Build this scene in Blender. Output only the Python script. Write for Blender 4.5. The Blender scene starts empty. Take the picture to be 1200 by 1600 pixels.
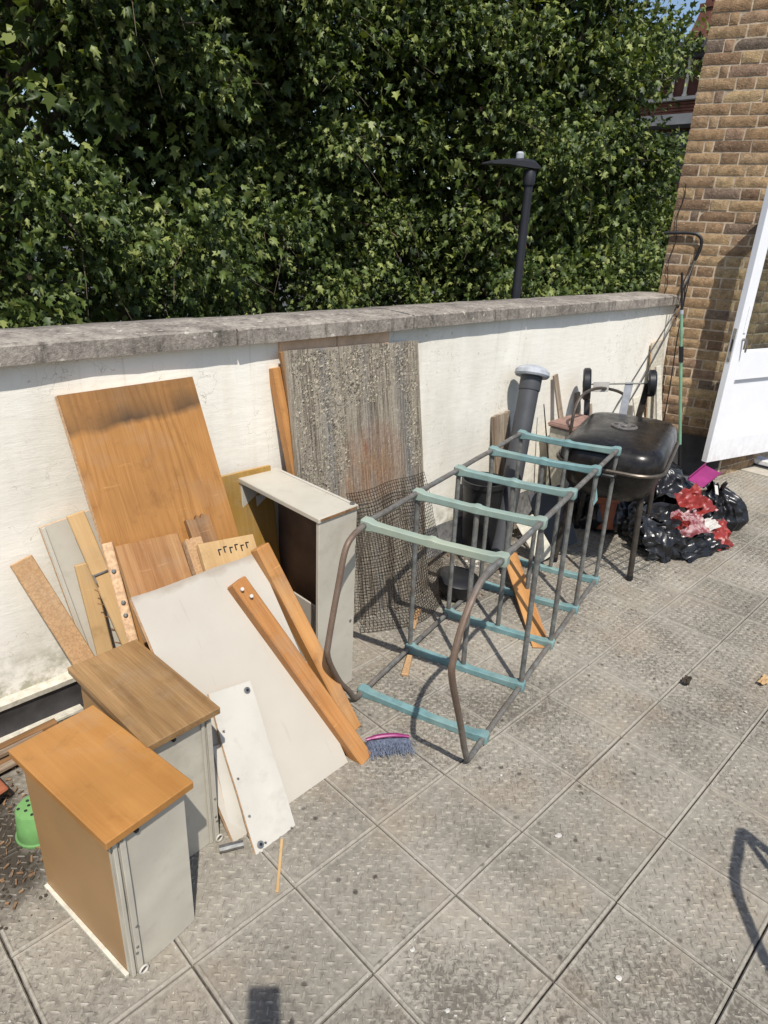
import bpy, bmesh, math, random
import numpy as np
from mathutils import Vector, Matrix, noise
R = math.radians
rnd = random.Random(7)
rng = np.random.default_rng(7)
scene = bpy.context.scene
col = scene.collection

# ------------------------------------------------------------------ camera, sky, sun, exposure
cam = bpy.data.cameras.new('camera')
cam_ob = bpy.data.objects.new('camera', cam)
col.objects.link(cam_ob)
cam.sensor_fit = 'VERTICAL'
cam.sensor_height = 24.0
cam.sensor_width = 18.0
cam.lens = 24.0 * 1049.73 / 1600.0
cam.clip_start = 0.02
cam.clip_end = 3000
rt = Vector((0.71637, -0.69637, 0.04337))
dn = Vector((-0.24259, -0.30688, -0.92031))
fw = Vector((0.65419, 0.64876, -0.38877))
Mc = Matrix((rt, -dn, -fw)).transposed().to_4x4()
Mc.translation = (0, 0, 1.607)
cam_ob.matrix_world = Mc
scene.camera = cam_ob

SUN = Vector((-0.287, -0.447, 0.847)).normalized()      # towards the sun
world = bpy.data.worlds.new('World')
scene.world = world
world.use_nodes = True
wn = world.node_tree.nodes
wn.clear()
sky = wn.new('ShaderNodeTexSky')
sky.sky_type = 'NISHITA'
sky.sun_disc = False
sky.sun_elevation = math.asin(SUN.z)
sky.sun_rotation = math.atan2(SUN.x, SUN.y)
sky.air_density = 1.0
sky.dust_density = 1.2
bg = wn.new('ShaderNodeBackground')
bg.inputs['Strength'].default_value = 0.115
wo = wn.new('ShaderNodeOutputWorld')
world.node_tree.links.new(sky.outputs[0], bg.inputs[0])
world.node_tree.links.new(bg.outputs[0], wo.inputs[0])
sl = bpy.data.lights.new('sun', 'SUN')
sl.energy = 4.3
sl.angle = R(0.53)
sl.color = (1.0, 0.96, 0.89)
sun_ob = bpy.data.objects.new('sun', sl)
col.objects.link(sun_ob)
sun_ob.rotation_euler = SUN.to_track_quat('Z', 'Y').to_euler()
sun_ob.location = SUN * 50
vs = scene.view_settings
vs.view_transform = 'Standard'
vs.look = 'None'
vs.gamma = 1
vs.exposure = 0.28
vs.use_curve_mapping = False


# ------------------------------------------------------------------ material helpers
def C(r, g, b, k=1.0):
    f = lambda x: ((x / 255 + 0.055) / 1.055) ** 2.4 if x > 10 else x / 255 / 12.92
    return (f(r) * k, f(g) * k, f(b) * k, 1.0)


class NT:
    def __init__(s, name, rough=0.6, spec=0.4, metal=0.0):
        s.m = bpy.data.materials.new(name)
        s.m.use_nodes = True
        s.t = s.m.node_tree
        s.t.nodes.clear()
        s.out = s.t.nodes.new('ShaderNodeOutputMaterial')
        s.b = s.t.nodes.new('ShaderNodeBsdfPrincipled')
        s.b.inputs['Roughness'].default_value = rough
        s.b.inputs['Specular IOR Level'].default_value = spec
        s.b.inputs['Metallic'].default_value = metal
        s.t.links.new(s.b.outputs[0], s.out.inputs[0])

    def put(s, sock, v):
        if hasattr(v, 'is_linked'):
            s.t.links.new(v, sock)
        else:
            sock.default_value = v

    def n(s, typ, ins=None, **at):
        nd = s.t.nodes.new(typ)
        for k, v in at.items():
            setattr(nd, k, v)
        for k, v in (ins or {}).items():
            s.put(nd.inputs[k], v)
        return nd

    def obj(s, scale=(1, 1, 1), jitter=True):
        tc = s.n('ShaderNodeTexCoord')
        v = tc.outputs['Object']
        if jitter:
            oi = s.n('ShaderNodeObjectInfo')
            ad = s.n('ShaderNodeVectorMath', operation='MULTIPLY_ADD')
            s.t.links.new(oi.outputs['Random'], ad.inputs[0])
            ad.inputs[1].default_value = (37.0, 51.0, 29.0)
            s.t.links.new(v, ad.inputs[2])
            v = ad.outputs[0]
        return s.n('ShaderNodeMapping', {'Vector': v, 'Scale': scale}).outputs[0]

    def pos(s, scale=(1, 1, 1)):
        g = s.n('ShaderNodeNewGeometry')
        return s.n('ShaderNodeMapping', {'Vector': g.outputs['Position'], 'Scale': scale}).outputs[0]

    def noise(s, vec, scale, detail=3, rough=0.55, dist=0.0):
        return s.n('ShaderNodeTexNoise', {'Vector': vec, 'Scale': scale, 'Detail': detail, 'Roughness': rough,
                                          'Distortion': dist}).outputs[0]

    def ramp(s, fac, stops):
        r = s.n('ShaderNodeValToRGB', {'Fac': fac})
        e = r.color_ramp.elements
        while len(e) < len(stops):
            e.new(0.5)
        for el, (p, c) in zip(e, stops):
            el.position = p
            el.color = c if isinstance(c, tuple) else (c, c, c, 1)
        return r.outputs[0]

    def mix(s, fac, a, b, blend='MIX'):
        m = s.n('ShaderNodeMix', data_type='RGBA', blend_type=blend)
        s.put(m.inputs[0], fac)
        s.put(m.inputs[6], a)
        s.put(m.inputs[7], b)
        return m.outputs[2]

    def math(s, op, a, b=0.0, clamp=False):
        m = s.n('ShaderNodeMath', operation=op, use_clamp=clamp)
        s.put(m.inputs[0], a)
        s.put(m.inputs[1], b)
        return m.outputs[0]

    def rand(s):
        return s.n('ShaderNodeObjectInfo').outputs['Random']

    def sep(s, vec):
        return s.n('ShaderNodeSeparateXYZ', {0: vec}).outputs

    def bump(s, h, strength=0.3, dist=0.005):
        b = s.n('ShaderNodeBump', {'Height': h, 'Strength': strength, 'Distance': dist})
        s.t.links.new(b.outputs[0], s.b.inputs['Normal'])

    def col(s, c):
        s.put(s.b.inputs['Base Color'], c)
        return s


def wood(name, light, dark, rough=0.5, grain=1.0, spec=0.3, speck=None, contrast=1.0, cath=False, axis=1, k=0.74):
    n = NT(name, rough, spec)
    light, dark = [tuple(x * k for x in c_[:3]) + (1,) for c_ in (light, dark)]
    speck = speck and tuple(x * k for x in speck[:3]) + (1,)
    sc = [26 * grain] * 3
    sc[axis] = 1.3 * grain
    v = n.obj(tuple(sc))
    big = n.noise(v, 0.55, 3, 0.6, 0.6)
    fine = n.noise(n.obj(tuple(x * (6 if i != axis else 3.5) for i, x in enumerate(sc))), 1.0, 4, 0.65)
    f = n.math('ADD', n.math('MULTIPLY', big, 0.62), n.math('MULTIPLY', fine, 0.38))
    if cath:
        base_v = n.obj((1, 1, 1))
        lowf = n.noise(n.obj((3.2, 0.9, 3.2)), 1.0, 2, 0.5)
        xs_ = n.math('ADD', n.math('MULTIPLY', n.sep(base_v)[0], 26.0), n.math('MULTIPLY', lowf, 16.0))
        w = n.math('ABSOLUTE', n.math('SINE', n.math('MULTIPLY', xs_, 3.0)))
        w = n.math('POWER', w, 0.5)
        msk = n.ramp(n.noise(n.obj((4, 0.5, 4)), 1.0, 2), [(0.42, 0.05), (0.58, 0.26)])
        f = n.math('ADD', n.math('MULTIPLY', fine, 0.55), 0.2)
        f = n.math('ADD', f, n.math('MULTIPLY', n.math('SUBTRACT', w, 0.7), msk))
    d = 0.16 / contrast
    c = n.ramp(f, [(0.5 - d, dark), (0.5 + d, light)])
    tint = n.ramp(n.noise(n.pos(), 5.0, 2), [(0.3, 0.86), (0.7, 1.06)])
    c = n.mix(1.0, c, tint, 'MULTIPLY')
    if speck:
        sp = n.ramp(n.noise(n.obj(), 160, 2, 0.6), [(0.42, 0.0), (0.6, 1.0)])
        c = n.mix(n.math('MULTIPLY', sp, 0.6), c, speck)
    scr = n.ramp(n.noise(n.obj((7, 90, 60)), 1.0, 3, 0.6), [(0.68, 0.0), (0.72, 0.3)])
    c = n.mix(scr, c, tuple(min(1, x * 1.35 + 0.03) for x in light[:3]) + (1,))
    drt = n.ramp(n.noise(n.obj(), 13, 5, 0.7), [(0.56, 0.0), (0.74, 0.42)])
    c = n.mix(drt, c, tuple(x * 0.5 for x in dark[:3]) + (1,))
    dst = n.ramp(n.noise(n.obj(), 5.5, 4, 0.65), [(0.52, 0.0), (0.72, 0.22)])
    c = n.mix(dst, c, C(150, 140, 124))
    n.bump(fine, 0.25, 0.002)
    n.cv = c
    n.col(c)
    return n


def plain(name, c, rough=0.5, spec=0.4, metal=0.0, var=0.15, scale=14, bump=0.1, coat=0.0, bscale=60):
    n = NT(name, rough, spec, metal)
    a = n.noise(n.obj(), scale, 4, 0.6)
    lo = tuple(x * (1 - var * 2) for x in c[:3]) + (1,)
    hi = tuple(min(1, x * (1 + var)) for x in c[:3]) + (1,)
    n.cv = n.ramp(a, [(0.3, lo), (0.68, hi)])
    n.col(n.cv)
    if bump:
        n.bump(n.noise(n.obj(), bscale, 4), bump, 0.003)
    if coat:
        n.b.inputs['Coat Weight'].default_value = coat
        n.b.inputs['Coat Roughness'].default_value = 0.12
    return n


M = {}
# promenade tiles
n = NT('tile_concrete', 0.85, 0.25)
p = n.pos()
a = n.noise(p, 2.2, 4, 0.6)
b = n.noise(p, 45, 4, 0.7)
base = n.ramp(n.math('ADD', n.math('MULTIPLY', a, 0.5), n.math('MULTIPLY', b, 0.5)),
              [(0.34, C(105, 100, 91)), (0.5, C(135, 129, 118)), (0.66, C(156, 150, 138))])
base = n.mix(1.0, base, n.ramp(n.rand(), [(0, 0.86), (1, 1.05)]), 'MULTIPLY')
worn = n.n('ShaderNodeMapRange', {0: n.sep(n.n('ShaderNodeTexCoord').outputs['Object'])[2], 1: -0.0016, 2: 0.0018, 3: 0.0, 4: 1.0}).outputs[0]
base = n.mix(n.math('MULTIPLY', worn, n.ramp(b, [(0.4, 0.12), (0.6, 0.62)])), base, C(176, 169, 156))
wet = n.ramp(n.math('MULTIPLY', n.noise(p, 1.35, 3, 0.6, 0.4), n.ramp(n.noise(p, 85, 3, 0.7), [(0.4, 0.72), (0.62, 1.12)])),
             [(0.47, 0.0), (0.58, 1.0)])
base = n.mix(n.math('MULTIPLY', wet, n.n('ShaderNodeMapRange', {0: worn, 1: 0.2, 2: 0.7, 3: 0.5, 4: 0.12}).outputs[0]), base, C(56, 51, 45))
dot = n.ramp(n.n('ShaderNodeTexVoronoi', {'Vector': p, 'Scale': 21.0, 'Randomness': 1.0}).outputs['Distance'], [(0.10, 1.0), (0.2, 0.0)])
dotm = n.math('MULTIPLY', dot, n.ramp(n.noise(p, 6.0, 3), [(0.44, 0.0), (0.6, 0.85)]))
base = n.mix(dotm, base, C(62, 57, 52))
tob = n.n('ShaderNodeTexCoord').outputs['Object']
edx = n.math('MAXIMUM', n.math('ABSOLUTE', n.sep(tob)[0]), n.math('ABSOLUTE', n.sep(tob)[1]))
rimm = n.n('ShaderNodeMapRange', {0: n.math('ADD', edx, n.math('MULTIPLY', n.math('SUBTRACT', n.noise(p, 30, 3), 0.5), 0.006)), 1: 0.1418, 2: 0.1448, 3: 0.0, 4: 0.3}).outputs[0]
base = n.mix(rimm, base, C(178, 172, 160))
brn = n.ramp(n.noise(p, 3.3, 3, 0.6), [(0.5, 0.0), (0.66, 0.2)])
base = n.mix(brn, base, C(142, 122, 98))
fleck = n.ramp(n.noise(p, 130, 2, 0.5), [(0.68, 0.0), (0.74, 0.55)])
base = n.mix(fleck, base, C(205, 200, 190))
ys = n.sep(p)
jg = n.math('MULTIPLY', n.math('SUBTRACT', n.noise(p, 14, 4, 0.65), 0.5), 0.22)
mu = n.n('ShaderNodeMapRange', {0: n.math('ADD', ys[0], jg), 1: 0.27, 2: 0.35, 3: 1.0, 4: 0.0}).outputs[0]
mv = n.n('ShaderNodeMapRange', {0: n.math('ADD', ys[1], jg), 1: 1.40, 2: 1.52, 3: 0.0, 4: 1.0}).outputs[0]
mud = n.math('MULTIPLY', n.math('MULTIPLY', mu, mv), n.n('ShaderNodeMapRange', {0: worn, 1: 0.35, 2: 0.95, 3: 0.92, 4: 0.25}).outputs[0])
base = n.mix(mud, base, C(50, 43, 35))
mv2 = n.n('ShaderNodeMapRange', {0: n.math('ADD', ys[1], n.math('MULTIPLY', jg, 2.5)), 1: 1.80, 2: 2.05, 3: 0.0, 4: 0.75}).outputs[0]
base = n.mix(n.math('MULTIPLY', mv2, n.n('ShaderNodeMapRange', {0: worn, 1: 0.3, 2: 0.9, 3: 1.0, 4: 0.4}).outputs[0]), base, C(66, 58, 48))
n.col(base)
n.bump(b, 0.5, 0.003)
M['tile'] = n.m
n = NT('joint_dirt', 0.95, 0.1)
n.col(n.ramp(n.noise(n.pos(), 60, 3), [(0.35, C(52, 48, 43)), (0.7, C(104, 97, 88))]))
M['joint'] = n.m
# garden wall
n = NT('cream_render', 0.8, 0.25)
p = n.pos()
big = n.noise(n.pos((1, 1, 0.4)), 2.6, 5, 0.62)
base = n.ramp(big, [(0.3, C(216, 211, 197)), (0.5, C(233, 228, 216)), (0.75, C(240, 236, 226))])
z = n.sep(p)
damp = n.math('MULTIPLY', n.ramp(z[2], [(0.13, 1.0), (0.36, 0.0)]), n.ramp(n.noise(p, 16, 5, 0.7), [(0.42, 0.0), (0.62, 0.8)]))
base = n.mix(damp, base, C(140, 136, 108))
st = n.ramp(n.noise(n.pos((9, 9, 0.5)), 1.6, 4, 0.6), [(0.58, 0.0), (0.74, 0.16)])
base = n.mix(st, base, C(196, 178, 142))
spot = n.ramp(n.noise(p, 34, 3, 0.6), [(0.69, 0.0), (0.74, 0.45)])
base = n.mix(spot, base, C(160, 146, 118))
drip = n.math('MULTIPLY', n.ramp(n.noise(n.pos((26, 26, 0.8)), 1.0, 3, 0.6), [(0.57, 0.0), (0.7, 0.36)]),
              n.n('ShaderNodeMapRange', {0: n.math('ADD', z[2], n.math('MULTIPLY', n.noise(n.pos((15, 15, 1)), 1.0, 3), 0.5)), 1: 1.18, 2: 1.5, 3: 0.0, 4: 1.0}).outputs[0])
base = n.mix(drip, base, C(150, 138, 116))
vw = n.n('ShaderNodeVectorMath', {0: p, 1: n.n('ShaderNodeTexNoise', {'Vector': p, 'Scale': 6.0, 'Detail': 4}).outputs['Color']}, operation='ADD').outputs[0]
crk = n.n('ShaderNodeTexVoronoi', {'Vector': n.n('ShaderNodeMapping', {'Vector': vw, 'Scale': (1.3, 1.3, 2.2)}).outputs[0], 'Scale': 1.5}, feature='DISTANCE_TO_EDGE').outputs['Distance']
crm = n.math('MULTIPLY', n.ramp(crk, [(0.0, 1.0), (0.006, 0.0)]), n.ramp(n.noise(p, 1.7, 2), [(0.47, 0.0), (0.56, 0.6)]))
base = n.mix(crm, base, C(128, 118, 100))
chipm = n.ramp(n.noise(n.pos((1, 1, 1.6)), 19, 5, 0.72), [(0.67, 0.0), (0.685, 0.75)])
base = n.mix(n.math('MULTIPLY', chipm, n.ramp(n.noise(p, 1.2, 2), [(0.5, 0.0), (0.6, 1.0)])), base, C(196, 180, 150))
n.col(base)
h = n.math('ADD', n.noise(n.pos((3, 3, 14)), 3.2, 5, 0.7), n.math('MULTIPLY', n.noise(p, 60, 3), 0.22))
n.bump(h, 0.22, 0.008)
M['render'] = n.m
n = NT('coping_concrete', 0.9, 0.2)
p = n.pos()
a = n.noise(p, 7, 5, 0.7)
b = n.noise(p, 90, 3, 0.7)
base = n.ramp(n.math('ADD', n.math('MULTIPLY', a, 0.6), n.math('MULTIPLY', b, 0.4)),
              [(0.33, C(84, 79, 73)), (0.5, C(138, 130, 121)), (0.66, C(170, 162, 150))])
base = n.mix(1.0, base, n.ramp(n.rand(), [(0, 0.82), (1, 1.16)]), 'MULTIPLY')
lich = n.ramp(n.noise(p, 26, 2, 0.5), [(0.66, 0.0), (0.7, 0.7)])
base = n.mix(lich, base, C(198, 192, 178))
blk = n.ramp(n.noise(n.pos((14, 14, 3)), 2.2, 4, 0.7), [(0.52, 0.0), (0.68, 0.6)])
base = n.mix(blk, base, C(52, 49, 45))
n.col(base)
n.bump(n.math('ADD', b, a), 0.6, 0.006)
M['coping'] = n.m
M['membrane'] = plain('black_membrane', C(58, 56, 56), 0.65, 0.3, var=0.2).m
M['paint_trim'] = plain('peeling_trim', C(196, 190, 174), 0.7, var=0.14, scale=40, bump=0.5).m
# bricks
n = NT('stock_brick', 0.9, 0.2)
rv = n.rand()
base = n.ramp(rv, [(0.0, C(112, 90, 72)), (0.2, C(150, 122, 92)), (0.4, C(166, 140, 106)), (0.55, C(134, 108, 84)), (0.72, C(174, 149, 112)),
                   (0.86, C(150, 122, 100)), (1.0, C(106, 93, 82))])
v = n.obj()
a = n.noise(v, 22, 5, 0.72)
base = n.mix(1.0, base, n.ramp(a, [(0.3, 0.5), (0.62, 1.12)]), 'MULTIPLY')
sp = n.ramp(n.noise(v, 70, 3, 0.6), [(0.6, 0.0), (0.72, 0.55)])
base = n.mix(sp, base, C(186, 172, 140))
bl = n.ramp(n.noise(v, 34, 3, 0.6), [(0.62, 0.0), (0.74, 0.65)])
base = n.mix(bl, base, C(58, 47, 38))
n.col(base)
n.bump(n.math('ADD', a, n.noise(v, 120, 3)), 0.7, 0.006)
M['brick'] = n.m
M['mortar'] = plain('lime_mortar', C(182, 165, 143), 0.95, 0.1, var=0.2, scale=18, bump=0.6, bscale=90).m
M['far_brick'] = plain('far_red_brick', C(112, 74, 62), 0.9, 0.2, var=0.2, scale=3, bump=0.0).m
M['far_stone'] = plain('far_pale_stone', C(214, 203, 184), 0.8, var=0.08, scale=2, bump=0).m
M['far_slate'] = plain('far_slate', C(74, 70, 72), 0.8, var=0.1, scale=2, bump=0).m
M['far_lead'] = plain('far_lead', C(122, 122, 122), 0.7, var=0.1, scale=2, bump=0).m
M['dark_glass'] = plain('dark_window', C(22, 24, 26), 0.1, 0.5, var=0.1, bump=0).m
# timber and boards
n = wood('oak_veneer', C(194, 142, 82), C(158, 108, 58), 0.42, 1.3, cath=True, contrast=0.8, k=0.8)
ov = n.sep(n.n('ShaderNodeTexCoord').outputs['Object'])
wob = n.math('ADD', n.math('SUBTRACT', ov[1], n.math('MULTIPLY', ov[0], 0.07)), n.math('MULTIPLY', n.noise(n.obj((1, 0.4, 1)), 11, 4, 0.6), 0.05))
smear = n.n('ShaderNodeMapRange', {0: wob, 1: 1.095, 2: 1.118, 3: 0.0, 4: 1.0}).outputs[0]
smear2 = n.n('ShaderNodeMapRange', {0: wob, 1: 1.118, 2: 1.18, 3: 1.0, 4: 0.46}).outputs[0]
xm = n.ramp(n.noise(n.obj((1, 0.15, 1)), 8, 3), [(0.3, 0.45), (0.62, 1.0)])
stain = n.math('MULTIPLY', n.math('MULTIPLY', smear, smear2), xm)
n.col(n.mix(n.math('MULTIPLY', stain, 0.95), n.cv, C(60, 50, 38)))
M['oak'] = n.m
M['oak_top'] = wood('orange_laminate', C(206, 150, 84), C(178, 121, 62), 0.36, 1.4, contrast=0.6, k=0.70).m
M['oak_grey'] = wood('brown_laminate', C(190, 152, 104), C(132, 98, 62), 0.42, 1.8, contrast=0.9, k=0.68).m
M['oak_pale'] = wood('pale_oak', C(198, 152, 102), C(158, 108, 64), 0.5, 1.5, contrast=1.2).m
M['pine'] = wood('orange_pine', C(222, 167, 106), C(170, 112, 60), 0.5, 1.2, contrast=0.8, k=0.76).m
M['pine_pale'] = wood('pale_pine', C(222, 188, 136), C(190, 150, 100), 0.55, 1.2, contrast=0.7, k=0.74).m
M['pine_old'] = wood('old_timber', C(176, 132, 88), C(104, 74, 48), 0.7, 1.1).m
M['chip'] = wood('chipboard', C(214, 178, 134), C(186, 146, 104), 0.75, 1.0, speck=C(162, 124, 86), contrast=0.6, k=0.8).m
M['core'] = plain('board_core', C(204, 168, 132), 0.85, var=0.18, scale=80, bump=0.4).m
M['fibre'] = plain('brown_fibreboard', C(156, 122, 82), 0.5, 0.35, var=0.08, scale=3, bump=0.05).m
M['rot'] = wood('rotten_white_wood', C(196, 184, 164), C(116, 84, 58), 0.85, 1.2, contrast=1.3).m
n = NT('off_white_board', 0.55, 0.3)
a = n.noise(n.obj(), 3.0, 4, 0.6)
base = n.ramp(a, [(0.3, C(214, 205, 190, .62)), (0.7, C(224, 216, 202, .62))])
ob = n.sep(n.n('ShaderNodeTexCoord').outputs['Object'])
edge = n.n('ShaderNodeMapRange', {0: n.math('ADD', ob[1], n.math('MULTIPLY', n.noise(n.obj(), 14, 4), 0.06)), 1: 0.752, 2: 0.775, 3: 0.0, 4: 0.6}).outputs[0]
base = n.mix(edge, base, C(142, 128, 112))
scr = n.ramp(n.noise(n.obj((40, 3, 40)), 1.6, 3, 0.6), [(0.66, 0.0), (0.72, 0.25)])
n.col(n.mix(scr, base, C(170, 160, 146, .8)))
n.bump(n.noise(n.obj(), 40, 3), 0.08, 0.003)
M['offwhite'] = n.m


def vinyl(name, c, dark, rough=0.42, wrinkle=0.5):
    n = NT(name, rough, 0.4)
    a = n.noise(n.obj(), 5, 4, 0.6)
    base = n.ramp(a, [(0.3, dark), (0.65, c)])
    dirt = n.ramp(n.math('ADD', n.math('MULTIPLY', n.noise(n.obj(), 22, 4, 0.65), 0.5), n.math('MULTIPLY', n.noise(n.obj(), 6, 4, 0.65), 0.5)), [(0.53, 0.0), (0.7, 0.28)])
    n.col(n.mix(dirt, base, C(120, 112, 98)))
    w = n.noise(n.obj((1, 0.6, 1)), 4.2, 1, 0.4, 0.9)
    n.bump(w, wrinkle, 0.02)
    return n.m


M['vinyl'] = vinyl('grey_vinyl', C(186, 180, 166), C(174, 168, 154), wrinkle=0.3)
M['vinyl_white'] = vinyl('white_vinyl', C(228, 222, 210, .64), C(216, 210, 198, .64), 0.34, 0.42)
M['brown_back'] = plain('reddish_hardboard', C(112, 90, 74), 0.7, var=0.15, scale=8).m
# weathered board
n = NT('weathered_ply', 0.92, 0.15)
tc = n.n('ShaderNodeTexCoord').outputs['Object']
mp = lambda s: n.n('ShaderNodeMapping', {'Vector': tc, 'Scale': s}).outputs[0]
str1 = n.noise(mp((22, 0.7, 1)), 1.0, 4, 0.65)
str2 = n.noise(mp((120, 5, 1)), 1.0, 4, 0.7)
gr = n.ramp(n.math('ADD', n.math('MULTIPLY', str1, 0.5), n.math('MULTIPLY', str2, 0.5)),
            [(0.36, C(70, 63, 55)), (0.46, C(120, 111, 98)), (0.55, C(158, 148, 132)), (0.66, C(104, 103, 103))])
xy = n.sep(tc)
wx = n.math('ADD', xy[0], n.math('MULTIPLY', n.noise(mp((14, 3, 1)), 1.0, 3), 0.22))
wy = n.math('ADD', xy[1], n.math('MULTIPLY', n.noise(mp((26, 4, 1)), 1.0, 3), 0.3))
mx = n.math('MULTIPLY', n.n('ShaderNodeMapRange', {0: wx, 1: 0.28, 2: 0.36, 3: 0.0, 4: 1.0}).outputs[0],
            n.n('ShaderNodeMapRange', {0: wx, 1: 0.58, 2: 0.70, 3: 1.0, 4: 0.0}).outputs[0])
my = n.math('MULTIPLY', n.n('ShaderNodeMapRange', {0: wy, 1: 0.66, 2: 0.74, 3: 0.0, 4: 1.0}).outputs[0],
            n.n('ShaderNodeMapRange', {0: wy, 1: 0.86, 2: 1.0, 3: 1.0, 4: 0.0}).outputs[0])
ddx = n.math('SUBTRACT', xy[0], 0.42)
ddy = n.math('SUBTRACT', n.math('ADD', xy[1], n.math('MULTIPLY', n.noise(mp((20, 3, 1)), 1.0, 3), 0.06)), 0.72)
rad = n.math('SQRT', n.math('ADD', n.math('MULTIPLY', ddx, ddx), n.math('MULTIPLY', ddy, ddy)))
arch = n.n('ShaderNodeMapRange', {0: rad, 1: 0.15, 2: 0.20, 3: 0.38, 4: 0.0}).outputs[0]
gr = n.mix(arch, gr, C(132, 104, 88))
pt = n.math('MULTIPLY', n.math('MULTIPLY', mx, my), n.ramp(n.noise(mp((18, 4, 1)), 1.3, 3), [(0.4, 0.15), (0.58, 0.85)]))
blu = n.ramp(n.noise(mp((9, 0.25, 1)), 1.0, 2, 0.5), [(0.52, 0.0), (0.6, 0.7)])
gr = n.mix(blu, gr, n.ramp(str2, [(0.35, C(92, 91, 90)), (0.65, C(136, 134, 130))]))
c = n.mix(pt, gr, n.ramp(str2, [(0.35, C(110, 86, 66)), (0.65, C(158, 128, 100))]))
wht = n.ramp(n.noise(mp((60, 34, 1)), 1.0, 4, 0.7), [(0.6, 0.0), (0.68, 0.6)])
c = n.mix(wht, c, C(186, 178, 160))
red = n.ramp(n.noise(mp((16, 3, 1)), 1.4, 2), [(0.69, 0.0), (0.75, 0.5)])
c = n.mix(red, c, C(122, 66, 52))
n.col(c)
n.bump(n.math('ADD', str2, n.noise(mp((50, 30, 1)), 1.0, 4, 0.7)), 0.9, 0.008)
M['weathered'] = n.m
M['flake'] = plain('peeled_flake', C(176, 166, 148), 0.9, var=0.3, scale=60, bump=0.2).m
# metals and plastics
n = plain('rusty_tube', C(112, 113, 110), 0.55, 0.4, 0.2, var=0.25, scale=30, bump=0.4)
ru = n.ramp(n.noise(n.pos(), 11, 5, 0.7), [(0.52, 0.0), (0.66, 0.8)])
rz_ = n.n('ShaderNodeMapRange', {0: n.math('ABSOLUTE', n.math('SUBTRACT', n.sep(n.pos())[2], 0.36)), 1: 0.26, 2: 0.33, 3: 0.0, 4: 0.6}).outputs[0]
ru = n.math('MAXIMUM', ru, n.math('MULTIPLY', rz_, n.ramp(n.noise(n.pos(), 26, 4, 0.7), [(0.42, 0.0), (0.56, 1.0)])))
hx = n.n('ShaderNodeMapRange', {0: n.sep(n.pos())[0], 1: 1.30, 2: 1.46, 3: 0.75, 4: 0.0}).outputs[0]
n.col(n.mix(n.math('MAXIMUM', n.math('MULTIPLY', ru, 0.5), hx), n.cv, C(112, 88, 70)))
M['tube'] = n.m
n = plain('weathered_teal_plastic', C(106, 138, 139), 0.6, 0.35, var=0.12, scale=20, bump=0.15)
fade = n.ramp(n.noise(n.pos(), 4.5, 4, 0.6), [(0.45, 0.0), (0.72, 0.75)])
fx = n.n('ShaderNodeMapRange', {0: n.math('SUBTRACT', n.sep(n.pos())[2], n.math('MULTIPLY', n.sep(n.pos())[0], 0.33)), 1: -0.15, 2: 0.22, 3: 0.0, 4: 0.85}).outputs[0]
wr_ = n.ramp(n.noise(n.pos(), 60, 4, 0.7), [(0.6, 0.0), (0.7, 0.6)])
n.cv = n.mix(wr_, n.cv, C(96, 104, 100))
n.col(n.mix(n.math('ADD', n.math('MULTIPLY', fade, 0.4), n.math('MULTIPLY', fx, 0.7), True), n.cv, C(160, 164, 142)))
M['teal'] = n.m
M['black_metal'] = plain('black_metal', C(38, 38, 40), 0.5, 0.4, 0.2, var=0.2, scale=20).m
M['lamp_metal'] = plain('lamp_black_paint', C(40, 41, 46), 0.5, 0.4, 0.0, var=0.1, scale=5, bump=0.02).m
M['wire'] = plain('rusted_wire', C(50, 41, 34), 0.8, 0.3, 0.2, var=0.3, scale=50, bump=0.3).m
n = plain('bbq_enamel', C(26, 24, 24), 0.22, 0.32, var=0.12, scale=9, bump=0.0)
dust = n.ramp(n.noise(n.pos(), 24, 5, 0.7), [(0.45, 0.0), (0.75, 0.2)])
n.col(n.mix(dust, n.cv, C(92, 84, 76)))
n.put(n.b.inputs['Roughness'], n.ramp(n.noise(n.pos(), 10, 4), [(0.3, 0.2), (0.7, 0.38)]))
M['enamel'] = n.m
M['rim'] = plain('bbq_rim_steel', C(92, 84, 76), 0.4, 0.5, 0.5, var=0.2, scale=30).m
M['leg'] = plain('leg_steel', C(72, 66, 60), 0.5, 0.4, 0.3, var=0.25, scale=30).m
M['pipe'] = plain('grey_pipe', C(68, 69, 72), 0.55, 0.4, var=0.12, scale=7, bump=0.05).m
M['cap'] = plain('pale_cowl', C(186, 190, 196, .75), 0.6, 0.4, var=0.15, scale=18, bump=0.3).m
M['black_plastic'] = plain('black_plastic', C(30, 30, 32), 0.4, 0.4, var=0.15, scale=20, bump=0.05).m
n = plain('white_gloss', C(232, 232, 234), 0.35, 0.45, var=0.015, scale=6, bump=0.03)
gz = n.n('ShaderNodeMapRange', {0: n.math('ADD', n.sep(n.pos())[2], n.math('MULTIPLY', n.noise(n.pos((30, 30, 4)), 1.0, 4), 0.25)), 1: 0.26, 2: 0.52, 3: 0.4, 4: 0.0}).outputs[0]
gz = n.math('MULTIPLY', gz, n.ramp(n.noise(n.pos(), 18, 4, 0.7), [(0.4, 0.2), (0.65, 1.0)]))
n.col(n.mix(gz, n.cv, C(168, 160, 146)))
M['white_paint'] = n.m
M['steel'] = plain('dull_steel', C(150, 148, 142), 0.35, 0.5, 0.8, var=0.2, scale=40).m
M['green_pole'] = plain('green_pole', C(128, 172, 142, .8), 0.45, 0.4, var=0.12, scale=8).m
M['lime'] = plain('lime_plastic', C(132, 186, 112, .58), 0.55, 0.35, var=0.18, scale=10, bump=0.0).m
M['terracotta'] = plain('terracotta', C(176, 108, 78, .7), 0.85, 0.2, var=0.15, scale=20, bump=0.3).m
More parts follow.
